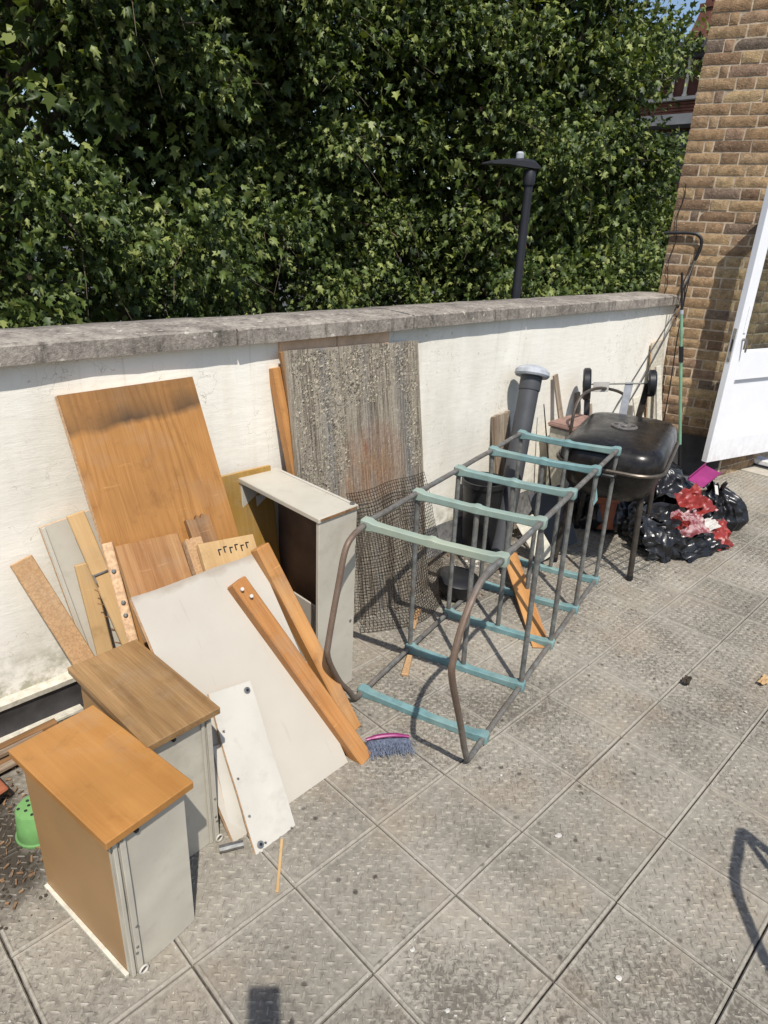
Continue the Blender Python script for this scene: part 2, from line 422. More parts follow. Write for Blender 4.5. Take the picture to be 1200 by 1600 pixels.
M['pinkbrown'] = plain('faded_plastic', C(140, 112, 102), 0.6, var=0.12, scale=12).m
M['red_pack'] = plain('red_packaging', C(164, 58, 52, .62), 0.42, 0.4, var=0.2, scale=12, bump=0.3, bscale=25).m
n = NT('printed_packaging', 0.45, 0.4)
n.col(n.ramp(n.noise(n.obj(), 38, 3, 0.6), [(0.42, C(150, 74, 80, .6)), (0.52, C(190, 140, 142, .6)), (0.66, C(216, 196, 192, .6))]))
M['print'] = n.m
M['magenta'] = plain('magenta_plastic', C(176, 62, 132, .6), 0.4, 0.4, var=0.15, scale=8, bump=0).m
M['bristle'] = plain('grey_bristle', C(96, 104, 122), 0.7, var=0.25, scale=90).m
M['white_card'] = plain('white_card', C(226, 220, 212, .65), 0.7, var=0.05).m
n = NT('black_bag_film', 0.3, 0.5)
n.col(n.ramp(n.noise(n.obj(), 6, 3), [(0.3, C(18, 18, 20)), (0.7, C(34, 34, 37))]))
bmpv = n.math('ABSOLUTE', n.math('SUBTRACT', n.noise(n.obj((1, 1, 0.6)), 11, 2, 0.5, 1.2), 0.5))
bmpv = n.math('ADD', bmpv, n.math('MULTIPLY', n.noise(n.obj((1, 1, 0.5)), 30, 2, 0.5, 1.0), 0.25))
n.bump(bmpv, 0.3, 0.02)
M['bag'] = n.m
# plants
def leaf_mat(name, stops, trans):
    n = NT(name, 0.5, 0.4)
    isl = n.n('ShaderNodeNewGeometry').outputs['Random Per Island']
    c = n.ramp(isl, stops)
    n.col(c)
    tr = n.n('ShaderNodeBsdfTranslucent')
    n.t.links.new(n.mix(1.0, c, trans, 'MULTIPLY'), tr.inputs[0])
    ms = n.n('ShaderNodeMixShader', {0: 0.22})
    n.t.links.new(n.b.outputs[0], ms.inputs[1])
    n.t.links.new(tr.outputs[0], ms.inputs[2])
    n.t.links.new(ms.outputs[0], n.out.inputs[0])
    return n.m


M['leaf'] = leaf_mat('plane_leaf', [(0.0, C(42, 56, 25)), (0.35, C(68, 84, 38)), (0.7, C(94, 108, 50)), (1.0, C(142, 149, 86))], (1.4, 1.45, 0.5, 1))
M['bark'] = plain('plane_bark', C(98, 86, 70), 0.9, var=0.3, scale=6, bump=0.6, bscale=20).m
M['chipwood'] = plain('debris_wood', C(128, 100, 74), 0.9, var=0.35, scale=30).m
M['soil'] = plain('dark_debris', C(62, 54, 44), 0.95, var=0.3, scale=60, bump=0.6).m
M['flakewhite'] = plain('paint_flake', C(214, 209, 200, .7), 0.8, var=0.1).m
M['asphalt'] = plain('asphalt', C(72, 72, 72), 0.9, var=0.1, scale=2).m
n = NT('door_glass', 0.03, 0.5)
gl = n.n('ShaderNodeBsdfGlossy', {'Roughness': 0.02})
tp = n.n('ShaderNodeBsdfTransparent', {0: (0.86, 0.89, 0.88, 1)})
ms = n.n('ShaderNodeMixShader', {0: 0.06})
n.t.links.new(tp.outputs[0], ms.inputs[1])
n.t.links.new(gl.outputs[0], ms.inputs[2])
n.t.links.new(ms.outputs[0], n.out.inputs[0])
M['glass'] = n.m


# ------------------------------------------------------------------ geometry helpers
class MB:
    def __init__(s):
        s.v, s.f, s.mi = [], [], []

    def face(s, idx, mi=0):
        s.f.append(tuple(idx))
        s.mi.append(mi)

    def hexa(s, pts, mi=0):
        b = len(s.v)
        s.v += [tuple(p) for p in pts]
        for q in ((0, 3, 2, 1), (4, 5, 6, 7), (0, 1, 5, 4), (1, 2, 6, 5), (2, 3, 7, 6), (3, 0, 4, 7)):
            s.face([b + i for i in q], mi)
        return s

    def box(s, x0, x1, y0, y1, z0, z1, mi=0):
        return s.hexa([(x0, y0, z0), (x1, y0, z0), (x1, y1, z0), (x0, y1, z0), (x0, y0, z1), (x1, y0, z1), (x1, y1, z1), (x0, y1, z1)], mi)

    def pbox(s, o, ex, ey, ez, mi=0):
        o, ex, ey, ez = Vector(o), Vector(ex), Vector(ey), Vector(ez)
        return s.hexa([o, o + ex, o + ex + ey, o + ey, o + ez, o + ex + ez, o + ex + ey + ez, o + ey + ez], mi)

    def tube(s, pts, r, n=8, closed=False, mi=0, flat=None):
        pts = [Vector(p) for p in pts]
        m = len(pts)
        rs = r if isinstance(r, (list, tuple)) else [r] * m
        up = None
        rings = []
        for i, p in enumerate(pts):
            if closed:
                t = pts[(i + 1) % m] - pts[i - 1]
            else:
                t = pts[min(i + 1, m - 1)] - pts[max(i - 1, 0)]
            t.normalize()
            if up is None:
                up = t.cross(Vector((0.31, 0.2, 0.93)))
                if up.length < 0.1:
                    up = t.cross(Vector((1, 0, 0)))
            up = (up - t * up.dot(t)).normalized()
            w = t.cross(up)
            b = len(s.v)
            for k in range(n):
                a = 2 * math.pi * k / n
                s.v.append(tuple(p + (up * math.cos(a) + w * math.sin(a) * (flat or 1.0)) * rs[i]))
            rings.append(b)
        for i in range(m if closed else m - 1):
            a, b = rings[i], rings[(i + 1) % m]
            for k in range(n):
                s.face((a + k, a + (k + 1) % n, b + (k + 1) % n, b + k), mi)
        if not closed:
            s.face([rings[0] + k for k in reversed(range(n))], mi)
            s.face([rings[-1] + k for k in range(n)], mi)
        return s

    def lathe(s, prof, n=20, o=(0, 0, 0), axis=(0, 0, 1), mi=0):
        ax = Vector(axis).normalized()
        u = ax.orthogonal().normalized()
        w = ax.cross(u)
        o = Vector(o)
        rings = []
        for r, h in prof:
            b = len(s.v)
            for k in range(n):
                a = 2 * math.pi * k / n
                s.v.append(tuple(o + ax * h + (u * math.cos(a) + w * math.sin(a)) * max(r, 1e-4)))
            rings.append(b)
        for a, b in zip(rings, rings[1:]):
            for k in range(n):
                s.face((a + k, a + (k + 1) % n, b + (k + 1) % n, b + k), mi)
        s.face([rings[0] + k for k in reversed(range(n))], mi)
        s.face([rings[-1] + k for k in range(n)], mi)
        return s

    def grid(s, fn, nu, nv, mi=0):
        b = len(s.v)
        for j in range(nv + 1):
            for i in range(nu + 1):
                s.v.append(tuple(fn(i / nu, j / nv)))
        for j in range(nv):
            for i in range(nu):
                a = b + j * (nu + 1) + i
                s.face((a, a + 1, a + nu + 2, a + nu + 1), mi)
        return s

    def mesh(s, name, mats, bevel=0.0, seg=1, smooth=35, origin=(0, 0, 0)):
        me = bpy.data.meshes.new(name)
        o = Vector(origin)
        me.from_pydata([tuple(Vector(v) - o) for v in s.v], [], s.f)
        mats = mats if isinstance(mats, (list, tuple)) else [mats]
        for m in mats:
            me.materials.append(m)
        me.polygons.foreach_set('material_index', s.mi)
        if bevel:
            bm = bmesh.new()
            bm.from_mesh(me)
            bmesh.ops.remove_doubles(bm, verts=bm.verts, dist=1e-6)
            ed = [e for e in bm.edges if len(e.link_faces) == 2 and e.calc_face_angle(0) > 0.6]
            bmesh.ops.bevel(bm, geom=ed, offset=bevel, segments=seg, affect='EDGES', clamp_overlap=True)
            bm.to_mesh(me)
            bm.free()
        if smooth:
            me.polygons.foreach_set('use_smooth', [True] * len(me.polygons))
            me.set_sharp_from_angle(angle=R(smooth))
        me.update()
        return me

    def build(s, name, mats, parent=None, bevel=0.0, seg=1, smooth=35, origin=None):
        """origin: world point that becomes the object's origin (default: parent's location)"""
        if origin is None:
            origin = wloc(parent) if parent else (0, 0, 0)
        me = s.mesh(name, mats, bevel, seg, smooth, origin)
        return link(name, me, parent, Matrix.Translation(Vector(origin)))


WM = {}


def wmat(o):
    return WM.get(o, Matrix())


def wloc(o):
    return tuple(wmat(o).translation)


def link(name, data, parent=None, mw=None):
    o = bpy.data.objects.new(name, data)
    col.objects.link(o)
    mw = mw or Matrix()
    WM[o] = mw
    if parent:
        o.parent = parent
        o.matrix_basis = wmat(parent).inverted() @ mw
    else:
        o.matrix_basis = mw
    return o


def tag(o, label=None, cat=None, group=None, kind=None):
    if label:
        o['label'] = label
    if cat:
        o['category'] = cat
    if group:
        o['group'] = group
    if kind:
        o['kind'] = kind
    return o


def thing(name, label, cat, loc=(0, 0, 0), group=None):
    o = link(name, None, None, Matrix.Translation(Vector(loc)))
    o.empty_display_size = 0.1
    return tag(o, label, cat, group)


def frame(TL, TR, BL):
    """local frame with origin BL, x along the top edge, y up the board, z out of its front"""
    TL, TR, BL = Vector(TL), Vector(TR), Vector(BL)
    ey = (TL - BL)
    l = ey.length
    ey.normalize()
    ex = TR - TL
    ex -= ey * ex.dot(ey)
    w = ex.length
    ex.normalize()
    ez = ex.cross(ey)
    m = Matrix((ex, ey, ez)).transposed().to_4x4()
    m.translation = BL
    return m, w, l


def board(name, TL, TR, BL, t, mats, parent=None, bevel=0.0015, warp=0.0, edge=1, rough_top=0.0):
    """a flat panel whose front face has those corners; mats = (face, edge)"""
    m, w, l = frame(TL, TR, BL)
    mb = MB()
    nx, ny = (8, 14) if (warp or rough_top) else (1, 1)
    sd = rnd.random() * 50

    def zf(u, v):
        return warp * noise.noise(Vector((u * 2 + sd, v * 2.6, sd))) if warp else 0.0

    def yf(u, v):
        return v * l + (rough_top * noise.noise(Vector((u * 9 + sd, 3, 1))) if v > 0.999 else 0.0)
    mb.grid(lambda u, v: (u * w, yf(u, v), zf(u, v)), nx, ny, 0)
    b = len(mb.v)
    mb.grid(lambda u, v: (u * w, yf(u, v), zf(u, v) - t), nx, ny, 0)
    cnt = nx * ny
    for k in range(len(mb.f) - cnt, len(mb.f)):
        mb.f[k] = tuple(reversed(mb.f[k]))
    W = nx + 1
    for i in range(nx):
        a = i
        mb.face((a + 1, a, b + a, b + a + 1), 1)
        a = ny * W + i
        mb.face((a, a + 1, b + a + 1, b + a), 1)
    for j in range(ny):
        a = j * W
        mb.face((a, a + W, b + a + W, b + a), 1)
        a = j * W + nx
        mb.face((a + W, a, b + a, b + a + W), 1)
    me = mb.mesh(name, list(mats), bevel if not (warp or rough_top) else 0.0, 1, 35)
    o = link(name, me, parent, m)
    return o, w, l


def stick(name, a, b, w, t, mat, parent=None, nrm=(0, -1, 0.5), bevel=0.003, taper=1.0, edge=None):
    """a batten from a to b (centre line of the front face), w wide, t deep behind the face"""
    a, b, nrm = Vector(a), Vector(b), Vector(nrm)
    ey = (b - a)
    l = ey.length
    ey.normalize()
    nrm = (nrm - ey * nrm.dot(ey)).normalized()
    ex = ey.cross(nrm)
    m = Matrix((ex, ey, nrm)).transposed().to_4x4()
    m.translation = a
    mb = MB()
    h = w / 2
    mb.hexa([(-h, 0, -t), (h, 0, -t), (h * taper, l, -t), (-h * taper, l, -t), (-h, 0, 0), (h, 0, 0), (h * taper, l, 0), (-h * taper, l, 0)])
    if edge:
        mb.mi[2] = mb.mi[4] = 1
        mats = [mat, edge]
    else:
        mats = [mat]
    return link(name, mb.mesh(name, mats, bevel, 1, 35), parent, m)


def on(ob, u, v, d=0.0):
    return WM[ob] @ Vector((u, v, d))


def screw(name, ob, pts, r, h, mat, parent=None):
    for u, v in pts:
        mb = MB().lathe([(r, 0), (r, h * 0.6), (r * 0.6, h)], 8)
        link(name, mb.mesh(name, mat), parent or ob, WM[ob] @ Matrix.Translation((u, v, 0.0005)))


# ================================================================== SETTING
# terrace floor
U0, V0, TS = 0.750, 0.708, 0.300
fl = MB().box(-4, 6.2, -4, 2.3, -0.16, -0.012).build('terrace_floor', M['joint'], smooth=0)
tag(fl, 'grey roof terrace floor of square textured tiles', kind='structure')


def tile_mesh(seed, depth=TS):
    q = random.Random(seed)
    mb = MB()
    h = (TS - 0.0032) / 2
    d0, d1 = -h, -h + (depth - 0.0045)
    e, rim, low = 0.003, 0.0068, -0.0018
    loops = [(-h, h, d0, d1, -0.02), (-h, h, d0, d1, -0.0045), (-h + e, h - e, d0 + e, d1 - e, 0.0), (-h + rim, h - rim, d0 + rim, d1 - rim, 0.0),
             (-h + rim + 0.003, h - rim - 0.003, d0 + rim + 0.003, d1 - rim - 0.003, low)]
    for x0, x1, y0, y1, zz in loops:
        mb.v += [(x0, y0, zz), (x1, y0, zz), (x1, y1, zz), (x0, y1, zz)]
    for k in range(4):
        for i in range(4):
            j = (i + 1) % 4
            mb.face((4 * k + i, 4 * k + j, 4 * k + 4 + j, 4 * k + 4 + i))
    mb.face((16, 17, 18, 19))
    pitch = 0.0187
    ng = int(TS / pitch / 0.7071) + 4
    for a in range(-ng, ng):
        for b in range(-ng, ng):
            cx, cy = (a + b) * pitch * 0.7071, (a - b) * pitch * 0.7071
            if abs(cx) > h - 0.017 or cy < d0 + 0.017 or cy > d1 - 0.017 or q.random() < 0.05:
                continue
            an = R(45 if (a + b) % 2 else -45) + q.uniform(-0.12, 0.12)
            L, Wd, hh = 0.0134 * q.uniform(0.75, 1.1), 0.0038 * q.uniform(0.75, 1.2), low + 0.0040 * q.uniform(0.3, 1.1)
            ca, sa = math.cos(an), math.sin(an)
            o = len(mb.v)
            for x, y, zz in ((-L, 0, low), (-L * 0.4, -Wd, low), (L * 0.4, -Wd, low), (L, 0, low), (L * 0.4, Wd, low), (-L * 0.4, Wd, low),
                             (-L * 0.55, 0, hh), (L * 0.55, 0, hh)):
                mb.v.append((cx + x * ca - y * sa, cy + x * sa + y * ca, zz))
            for f in ((0, 1, 6), (1, 2, 7, 6), (2, 3, 7), (3, 4, 7), (4, 5, 6, 7), (5, 0, 6)):
                mb.face([o + i for i in f])
    return mb.mesh('tile', M['tile'], smooth=0)


tiles = [tile_mesh(s) for s in range(4)]
short = tile_mesh(9, 0.195)


def in_view(x, y, mg=420):
    q = Vector((x, y, 0)) - Vector((0, 0, 1.607))
    d = q.dot(fw)
    if d < 0.3:
        return False
    px, py = 600 + 1049.73 * q.dot(rt) / d, 800 + 1049.73 * q.dot(dn) / d
    return -mg < px < 1200 + mg and 0 < py < 1600 + mg


for i in range(-7, 18):
    for j in range(-8, 5):
        cx, cy = U0 + TS * (i + 0.5), V0 + TS * (j + 0.5)
        if cx > 5.8 or not in_view(cx, cy):
            continue
        me = short if j == 4 else tiles[rnd.randrange(4)]
        rot = 0 if j == 4 else rnd.randrange(4) * math.pi / 2
        m = Matrix.Translation((cx, cy, rnd.uniform(-0.0012, 0.0012))) @ Matrix.Rotation(rot, 4, 'Z') @ Matrix.Rotation(rnd.uniform(-0.004, 0.004), 4, 'X')
        link('tile', me, fl, m)

st = MB().box(-400, 400, -400, 400, -4.2, -3.4).build('street_ground', M['asphalt'], smooth=0)
tag(st, 'grey street ground far below the terrace', kind='structure')

# parapet wall
WV = 2.11
pw = MB()
pw.grid(lambda u, v: (-2.0 + 6.99 * u, WV + 0.006 * noise.noise(Vector((u * 16, v * 3, 2.0))), -0.05 + 1.27 * v), 90, 20)
pw.box(-2.0, 4.99, WV + 0.012, WV + 0.24, -3.4, 1.215)
wall = tag(pw.build('parapet_wall', M['render'], smooth=35), 'long low cream rendered parapet wall with a grey concrete coping', 'wall')
x = -1.38
k = 0
while x < 4.97:
    ln = 0.9
    x1 = min(x + ln, 4.985)
    mb = MB()
    jz = rnd.uniform(-0.004, 0.004)
    prof = [(2.072, 1.206), (2.072, 1.258), (2.078, 1.263), (2.255, 1.272), (2.388, 1.263), (2.394, 1.258), (2.394, 1.206)]
    nseg = 12
    for s_ in range(nseg + 1):
        xx = x + 0.004 + (x1 - x - 0.008) * s_ / nseg
        for y_, z_ in prof:
            q = noise.noise(Vector((xx * 9, y_ * 9, z_ * 9)))
            mb.v.append((xx, y_ + 0.0035 * q, z_ + jz + 0.003 * noise.noise(Vector((xx * 14, y_ * 14, 4)))))
    P_ = len(prof)
    for s_ in range(nseg):
        for i in range(P_):
            a, b = s_ * P_ + i, s_ * P_ + (i + 1) % P_
            mb.face((a, b, b + P_, a + P_))
    mb.face(list(range(P_)))
    mb.face([nseg * P_ + i for i in reversed(range(P_))])
    mb.build('coping_stone', M['coping'], wall, smooth=40, origin=((x + x1) / 2, 2.23, 1.23))
    x = x1
# membrane upstand and painted trim along the foot of the wall
MB().grid(lambda u, v: (-1.6 + 3.35 * u, 2.098 - 0.02 * (1 - v) ** 3 - (0.004 if v > .5 else 0) + 0.003 * noise.noise(Vector((u * 15, v * 2, 7))), 0.0 + 0.112 * v), 40, 6).build('membrane_upstand', M['membrane'], wall)
MB().grid(lambda u, v: (1.752 + 3.2 * u, 2.097 - 0.02 * (1 - v) ** 3 + 0.004 * noise.noise(Vector((u * 30, v * 2, 7))), (0.165 + 0.012 * noise.noise(Vector((u * 9, 1, 3)))) * v), 60, 6).build('grey_skirting', plain('grey_skirting', C(118, 116, 114), 0.8, var=0.25, scale=30, bump=0.3).m, wall)
mb = MB()
mb.grid(lambda u, v: (-1.6 + 3.3 * u, (2.083, 2.080, 2.100, 2.113)[int(round(v * 3))], (0.108, 0.128, 0.135, 0.137)[int(round(v * 3))] + 0.002 * noise.noise(Vector((u * 50, 1, 1)))), 60, 3)
mb.build('drip_trim', M['paint_trim'], wall)
# patch of bare plaster below the coping, above the weathered board
mb = MB().box(1.52, 1.80, WV - 0.012, WV + 0.003, 1.14, 1.204).box(1.806, 2.1, WV - 0.011, WV + 0.003, 1.13, 1.204)
mb.build('bare_plaster_patch', plain('bare_plaster', C(214, 182, 150), 0.9, var=0.1, scale=20, bump=0.4).m, wall, bevel=0.003)

# brick wall with single bricks
BO = Vector((4.97, 2.11, 0))
bd = Vector((math.cos(R(108)), math.sin(R(108)), 0))         # along the wall, away from the door
bn = Vector((-bd.y, bd.x, 0))                                 # faces the terrace (-x)
if bn.x > 0:
    bn = -bn
BM = Matrix((-bd, Vector((0, 0, 1)), -bd.cross(Vector((0, 0, 1))))).transposed().to_4x4()
outn = -bd.cross(Vector((0, 0, 1)))
if outn.dot(bn) < 0:
    outn = -outn
BM = Matrix((-bd, Vector((0, 0, 1)), outn)).transposed().to_4x4()
BM.translation = BO + bd * 0.13                               # local x from the left corner, y up, z out
mb = MB().box(0.004, 0.65, -3.4, 3.75, -0.35, -0.009)
bw_me = mb.mesh('brick_wall', M['mortar'], smooth=0)
bwall = tag(link('brick_wall', bw_me, None, BM), 'tall yellow stock brick wall beside the white door', 'wall')


def brick_mesh(w, seed, h=0.0605, d=0.03):
    q = Vector((seed * 3.1, seed * 1.7, 0))
    mb = MB()
    nx, ny = (7, 3) if w > 0.15 else (4, 3)

    def f(u, v):
        x_, y_ = (u - .5) * w, (v - .5) * h
        ed = min(u, 1 - u, v * .5, (1 - v) * .5)
        n1 = noise.noise(Vector((x_ * 40, y_ * 40, 0)) + q)
        n2 = noise.noise(Vector((x_ * 24, y_ * 24, 9)) + q)
        on_edge = (u < .01 or u > .99 or v < .01 or v > .99)
        return (x_ + 0.0026 * n2, y_ + 0.0024 * n1, (-0.006 if on_edge else 0.0) + 0.0028 * n1)
    mb.grid(f, nx, ny)
    W = nx + 1
    ring = [i for i in range(W)] + [j * W + nx for j in range(1, ny + 1)] + [ny * W + i for i in range(nx - 1, -1, -1)] + [j * W for j in range(ny - 1, 0, -1)]
    b = len(mb.v)
    for i in ring:
        mb.v.append((mb.v[i][0], mb.v[i][1], -d))
    m_ = len(ring)
    for i in range(m_):
        j = (i + 1) % m_
        mb.face((ring[j], ring[i], b + i, b + j))
    return mb.mesh('brick', M['brick'], smooth=50)


stre = [brick_mesh(0.215, i) for i in range(5)]
head = [brick_mesh(0.1025, 20 + i) for i in range(4)]
half = brick_mesh(0.046, 40)


def brick_run(par, m, length, z0, z1, flip=0):
    zc, row = z0, flip
    while zc < z1:
        xx = 0.0
        for ch in ('HQSHSHSHSHS' if row % 2 else 'SHSHSHSHSH'):
            w_ = {'S': 0.215, 'H': 0.1025, 'Q': 0.046}[ch]
            if xx >= length - 0.03:
                break
            if xx + w_ > length:
                ch = 'H' if length - xx > 0.09 else 'Q'
                w_ = 0.1025 if ch == 'H' else 0.046
            me = {'S': stre, 'H': head, 'Q': [half]}[ch]
            link('brick', rnd.choice(me), par, m @ Matrix.Translation((xx + w_ / 2, zc + rnd.uniform(-.0015, .0015), rnd.uniform(-.003, .002))))
            xx += w_ + 0.0105
        zc += 0.0695
        row += 1


brick_run(bwall, BM, 0.655, 0.315, 3.74)
rx_ = Vector((0.985, -0.172, 0)).normalized()
RM = Matrix((rx_, Vector((0, 0, 1)), rx_.cross(Vector((0, 0, 1))))).transposed().to_4x4()
RM.translation = BO + bd * 0.13 - bd * 0.655 + outn * 0.0
RM = RM @ Matrix.Translation((0.035, 0, 0.006))
mb = MB().box(-0.03, 0.52, -0.2, 2.4, -0.2, -0.009)
rv_ = link('door_reveal', mb.mesh('door_reveal', M['mortar'], smooth=0), bwall, RM)
brick_run(rv_, RM, 0.51, 0.035, 2.38, 1)
# black membrane at the foot of the brick wall
mb = MB().grid(lambda u, v: (u * 0.65, 0.29 * v, 0.012 + 0.06 * (1 - v) ** 2 + 0.003 * noise.noise(Vector((u * 9, v * 5, 3)))), 14, 8)
link('membrane_upstand', mb.mesh('membrane_upstand', M['membrane']), bwall, BM)
# thin cables on the wall
mb = MB()
pts = [(0.04 + 0.012 * math.sin(i * 1.3), 1.25 + i * 0.06, 0.008) for i in range(13)]
mb.tube(pts, 0.0028, 6)
link('wall_cable', mb.mesh('wall_cable', M['black_metal']), bwall, BM)

# door sill behind the leaf
sill = MB().box(5.46, 5.62, 0.5, 1.62, -0.02, 0.012).build('door_step', plain('pale_concrete', C(176, 168, 154), 0.9, var=0.1).m, bevel=0.004)
tag(sill, 'pale concrete strip in front of the doorway', kind='structure')
mb = MB().box(5.63, 5.75, 0.45, 1.7, -0.02, 0.07)
th = tag(mb.build('door_threshold', M['white_paint'], bevel=0.006), 'white painted door threshold at the right edge', kind='structure')
MB().box(5.618, 5.64, 0.5, 1.66, 0.02, 0.035).build('weather_bar', M['black_metal'], th)

# white half glazed door
dA = Vector((4.866, 1.614, 0.167))
dx = Vector((0.964, -0.265, 0)).normalized()
dz_ = Vector((0, 0, 1))
dn_ = dx.cross(dz_)
if dn_.y > 0:
    dn_ = -dn_
DM = Matrix((dx, dz_, dn_)).transposed().to_4x4()
if DM.determinant() < 0:
    raise RuntimeError('door frame')
DM.translation = dA
DW, DH, DT = 0.86, 1.80, 0.045


def dpart(mb, name, mats, parent, bevel=0.002):
    return link(name, mb.mesh(name, mats, bevel, 1, 35), parent, DM)


door = link('glazed_door', None, None, DM)
tag(door, 'open white wooden door with a glass upper half and panelled lower half', 'door')
dpart(MB().box(0, 0.092, 0, DH, -DT, 0), 'door_stile', M['white_paint'], door, 0.003)
dpart(MB().box(DW - 0.1, DW, 0, DH, -DT, 0), 'door_stile', M['white_paint'], door, 0.003)
dpart(MB().box(0.0925, DW - 0.1005, 0, 0.165, -DT, -0.0005), 'bottom_rail', M['white_paint'], door, 0.002)
dpart(MB().box(0.0925, DW - 0.1005, 0.585, 0.775, -DT, -0.0005), 'middle_rail', M['white_paint'], door, 0.002)
dpart(MB().box(0.0925, DW - 0.1005, DH - 0.1, DH, -DT, -0.0005), 'top_rail', M['white_paint'], door, 0.002)
dpart(MB().box(0.0925, DW - 0.1005, 0.166, 0.584, -0.034, -0.021), 'door_panel', M['white_paint'], door, 0.0)
mb = MB()
for x0, x1, y0, y1 in ((0.093, 0.112, 0.166, 0.584), (DW - 0.12, DW - 0.101, 0.166, 0.584)):
    mb.hexa([(x0, y0, -0.0205), (x1, y0, -0.0205), (x1, y1, -0.0205), (x0, y1, -0.0205), (x0 + .002, y0, -0.008), (x1 - .012, y0, -0.008), (x1 - .012, y1, -0.008), (x0 + .002, y1, -0.008)])
mb.hexa([(0.113, 0.166, -0.0205), (DW - .121, 0.166, -0.0205), (DW - .121, 0.19, -0.0205), (0.113, 0.19, -0.0205), (0.113, 0.166, -0.006), (DW - .121, 0.166, -0.006), (DW - .121, 0.17, -0.008), (0.113, 0.17, -0.008)])
dpart(mb, 'panel_moulding', M['white_paint'], door, 0.0)
dpart(MB().box(0.095, DW - 0.102, 0.778, DH - 0.102, -0.026, -0.020), 'glass_pane', M['glass'], door, 0.0)
mb = MB().box(0.093, 0.103, 0.776, DH - 0.101, -0.0195, -0.006).box(0.1035, DW - 0.102, 0.776, 0.787, -0.0195, -0.006)
dpart(mb, 'glazing_bead', M['white_paint'], door, 0.001)
dpart(MB().box(-0.0025, 0.0, 0.71, 0.93, -0.034, -0.012), 'lock_plate', M['steel'], door, 0.001)
dpart(MB().box(-0.004, -0.0027, 0.78, 0.86, -0.028, -0.018), 'lock_latch', M['black_metal'], door, 0.0)
dpart(MB().box(0.052, 0.076, 0.90, 1.08, 0.0, 0.006), 'handle_plate', M['white_paint'], door, 0.002)
hd = MB().tube([(0.064, 0.86, 0.004), (0.064, 0.86, 0.03), (0.064, 0.855, 0.036)], 0.009, 8).tube([(0.064, 0.862, 0.034), (0.068, 0.83, 0.036), (0.075, 0.78, 0.034)], 0.007, 8)
dpart(hd, 'door_handle', M['steel'], door, 0.0)

# ================================================================== BACKGROUND
# street lamp
lp = (5.33, 3.73, -3.4)
lamp = thing('street_lamp', 'black street lamp post with a flat lantern in front of the trees', 'street lamp', lp)
MB().tube([(lp[0], lp[1], z_) for z_ in (-3.4, -1.5, 1.0, 2.06)], [0.07, 0.048, 0.040, 0.038], 16).build('post', M['lamp_metal'], lamp)
MB().lathe([(0.049, 2.0), (0.052, 2.02), (0.052, 2.11), (0.045, 2.12)], 16, (lp[0], lp[1], 0)).build('collar', M['lamp_metal'], lamp)
ld = Vector((-0.72, 0.69, 0.0)).normalized()
lw = Vector((ld.y, -ld.x, 0))
mb = MB()
o = Vector((lp[0], lp[1], 2.115))
prof = [(-0.09, 0.05, 0.012, 0.02), (-0.02, 0.06, 0.01, 0.075), (0.08, 0.075, 0.02, 0.085), (0.2, 0.10, 0.03, 0.075), (0.34, 0.11, 0.028, 0.055), (0.42, 0.06, 0.026, 0.036)]
for d_, hw, zb, zt in prof:
    for sx, zz in ((-1, zb), (1, zb), (1, zt * .75), (0.5, zt), (-0.5, zt), (-1, zt * .75)):
        mb.v.append(tuple(o + ld * d_ + lw * hw * sx + Vector((0, 0, zz))))
for i in range(len(prof) - 1):
    for k in range(6):
        a, b = i * 6 + k, i * 6 + (k + 1) % 6
        mb.face((a, b, b + 6, a + 6))
mb.face(range(6))
mb.face([30 + k for k in reversed(range(6))])
mb.build('lantern', M['lamp_metal'], lamp)
MB().lathe([(0.035, 0.08), (0.035, 0.12), (0.02, 0.135)], 12, tuple(o + ld * 0.1)).build('sensor', M['cap'], lamp)

# London planes
LEAF2 = np.array([(0, 0), (.40, .16), (.24, .36), (.42, .62), (.15, .60), (0, 1.0), (-.15, .60), (-.42, .62), (-.24, .36), (-.40, .16)])
LT = np.concatenate([np.column_stack([LEAF2, -0.42 * np.abs(LEAF2[:, 0]) - 0.22 * LEAF2[:, 1] ** 2]), [[0, .36, 0.03]]])
LTRI = np.array([(10, i, (i + 1) % 10) for i in range(10)])


def leaf_arrays(P, D, Nn, S):
    """P tips' bases, D direction of leaf, Nn rough normal, S size"""
    D = D / np.linalg.norm(D, axis=1)[:, None]
    Nn = Nn - (Nn * D).sum(1)[:, None] * D
    Nn /= np.linalg.norm(Nn, axis=1)[:, None] + 1e-9
    X = np.cross(D, Nn)
    return X, D, Nn


def leaves_mesh(name, P, D, Nn, S):
    X, D, Nn = leaf_arrays(P, D, Nn, S)
    cup = rng.uniform(-0.3, 2.4, len(P))
    wid = rng.uniform(0.55, 1.05, len(P))
    V = P[:, None, :] + S[:, None, None] * (LT[None, :, 0:1] * wid[:, None, None] * X[:, None, :] + LT[None, :, 1:2] * D[:, None, :] + LT[None, :, 2:3] * cup[:, None, None] * Nn[:, None, :])
    nl, nv = len(P), len(LT)
    F = (LTRI[None] + (np.arange(nl) * nv)[:, None, None]).reshape(-1, 3)
    me = bpy.data.meshes.new(name)
    me.vertices.add(nl * nv)
    me.vertices.foreach_set('co', V.reshape(-1).astype(np.float32))
    me.loops.add(F.size)
    me.loops.foreach_set('vertex_index', F.reshape(-1).astype(np.int32))
    me.polygons.add(len(F))
    me.polygons.foreach_set('loop_start', np.arange(0, F.size, 3, dtype=np.int32))
    me.polygons.foreach_set('loop_total', np.full(len(F), 3, dtype=np.int32))
    me.materials.append(M['leaf'])
    me.update(calc_edges=True)
    return me


one = leaves_mesh('leaf', np.zeros((1, 3)), np.array([[0, 1., 0]]), np.array([[0, 0, 1.]]), np.ones(1))


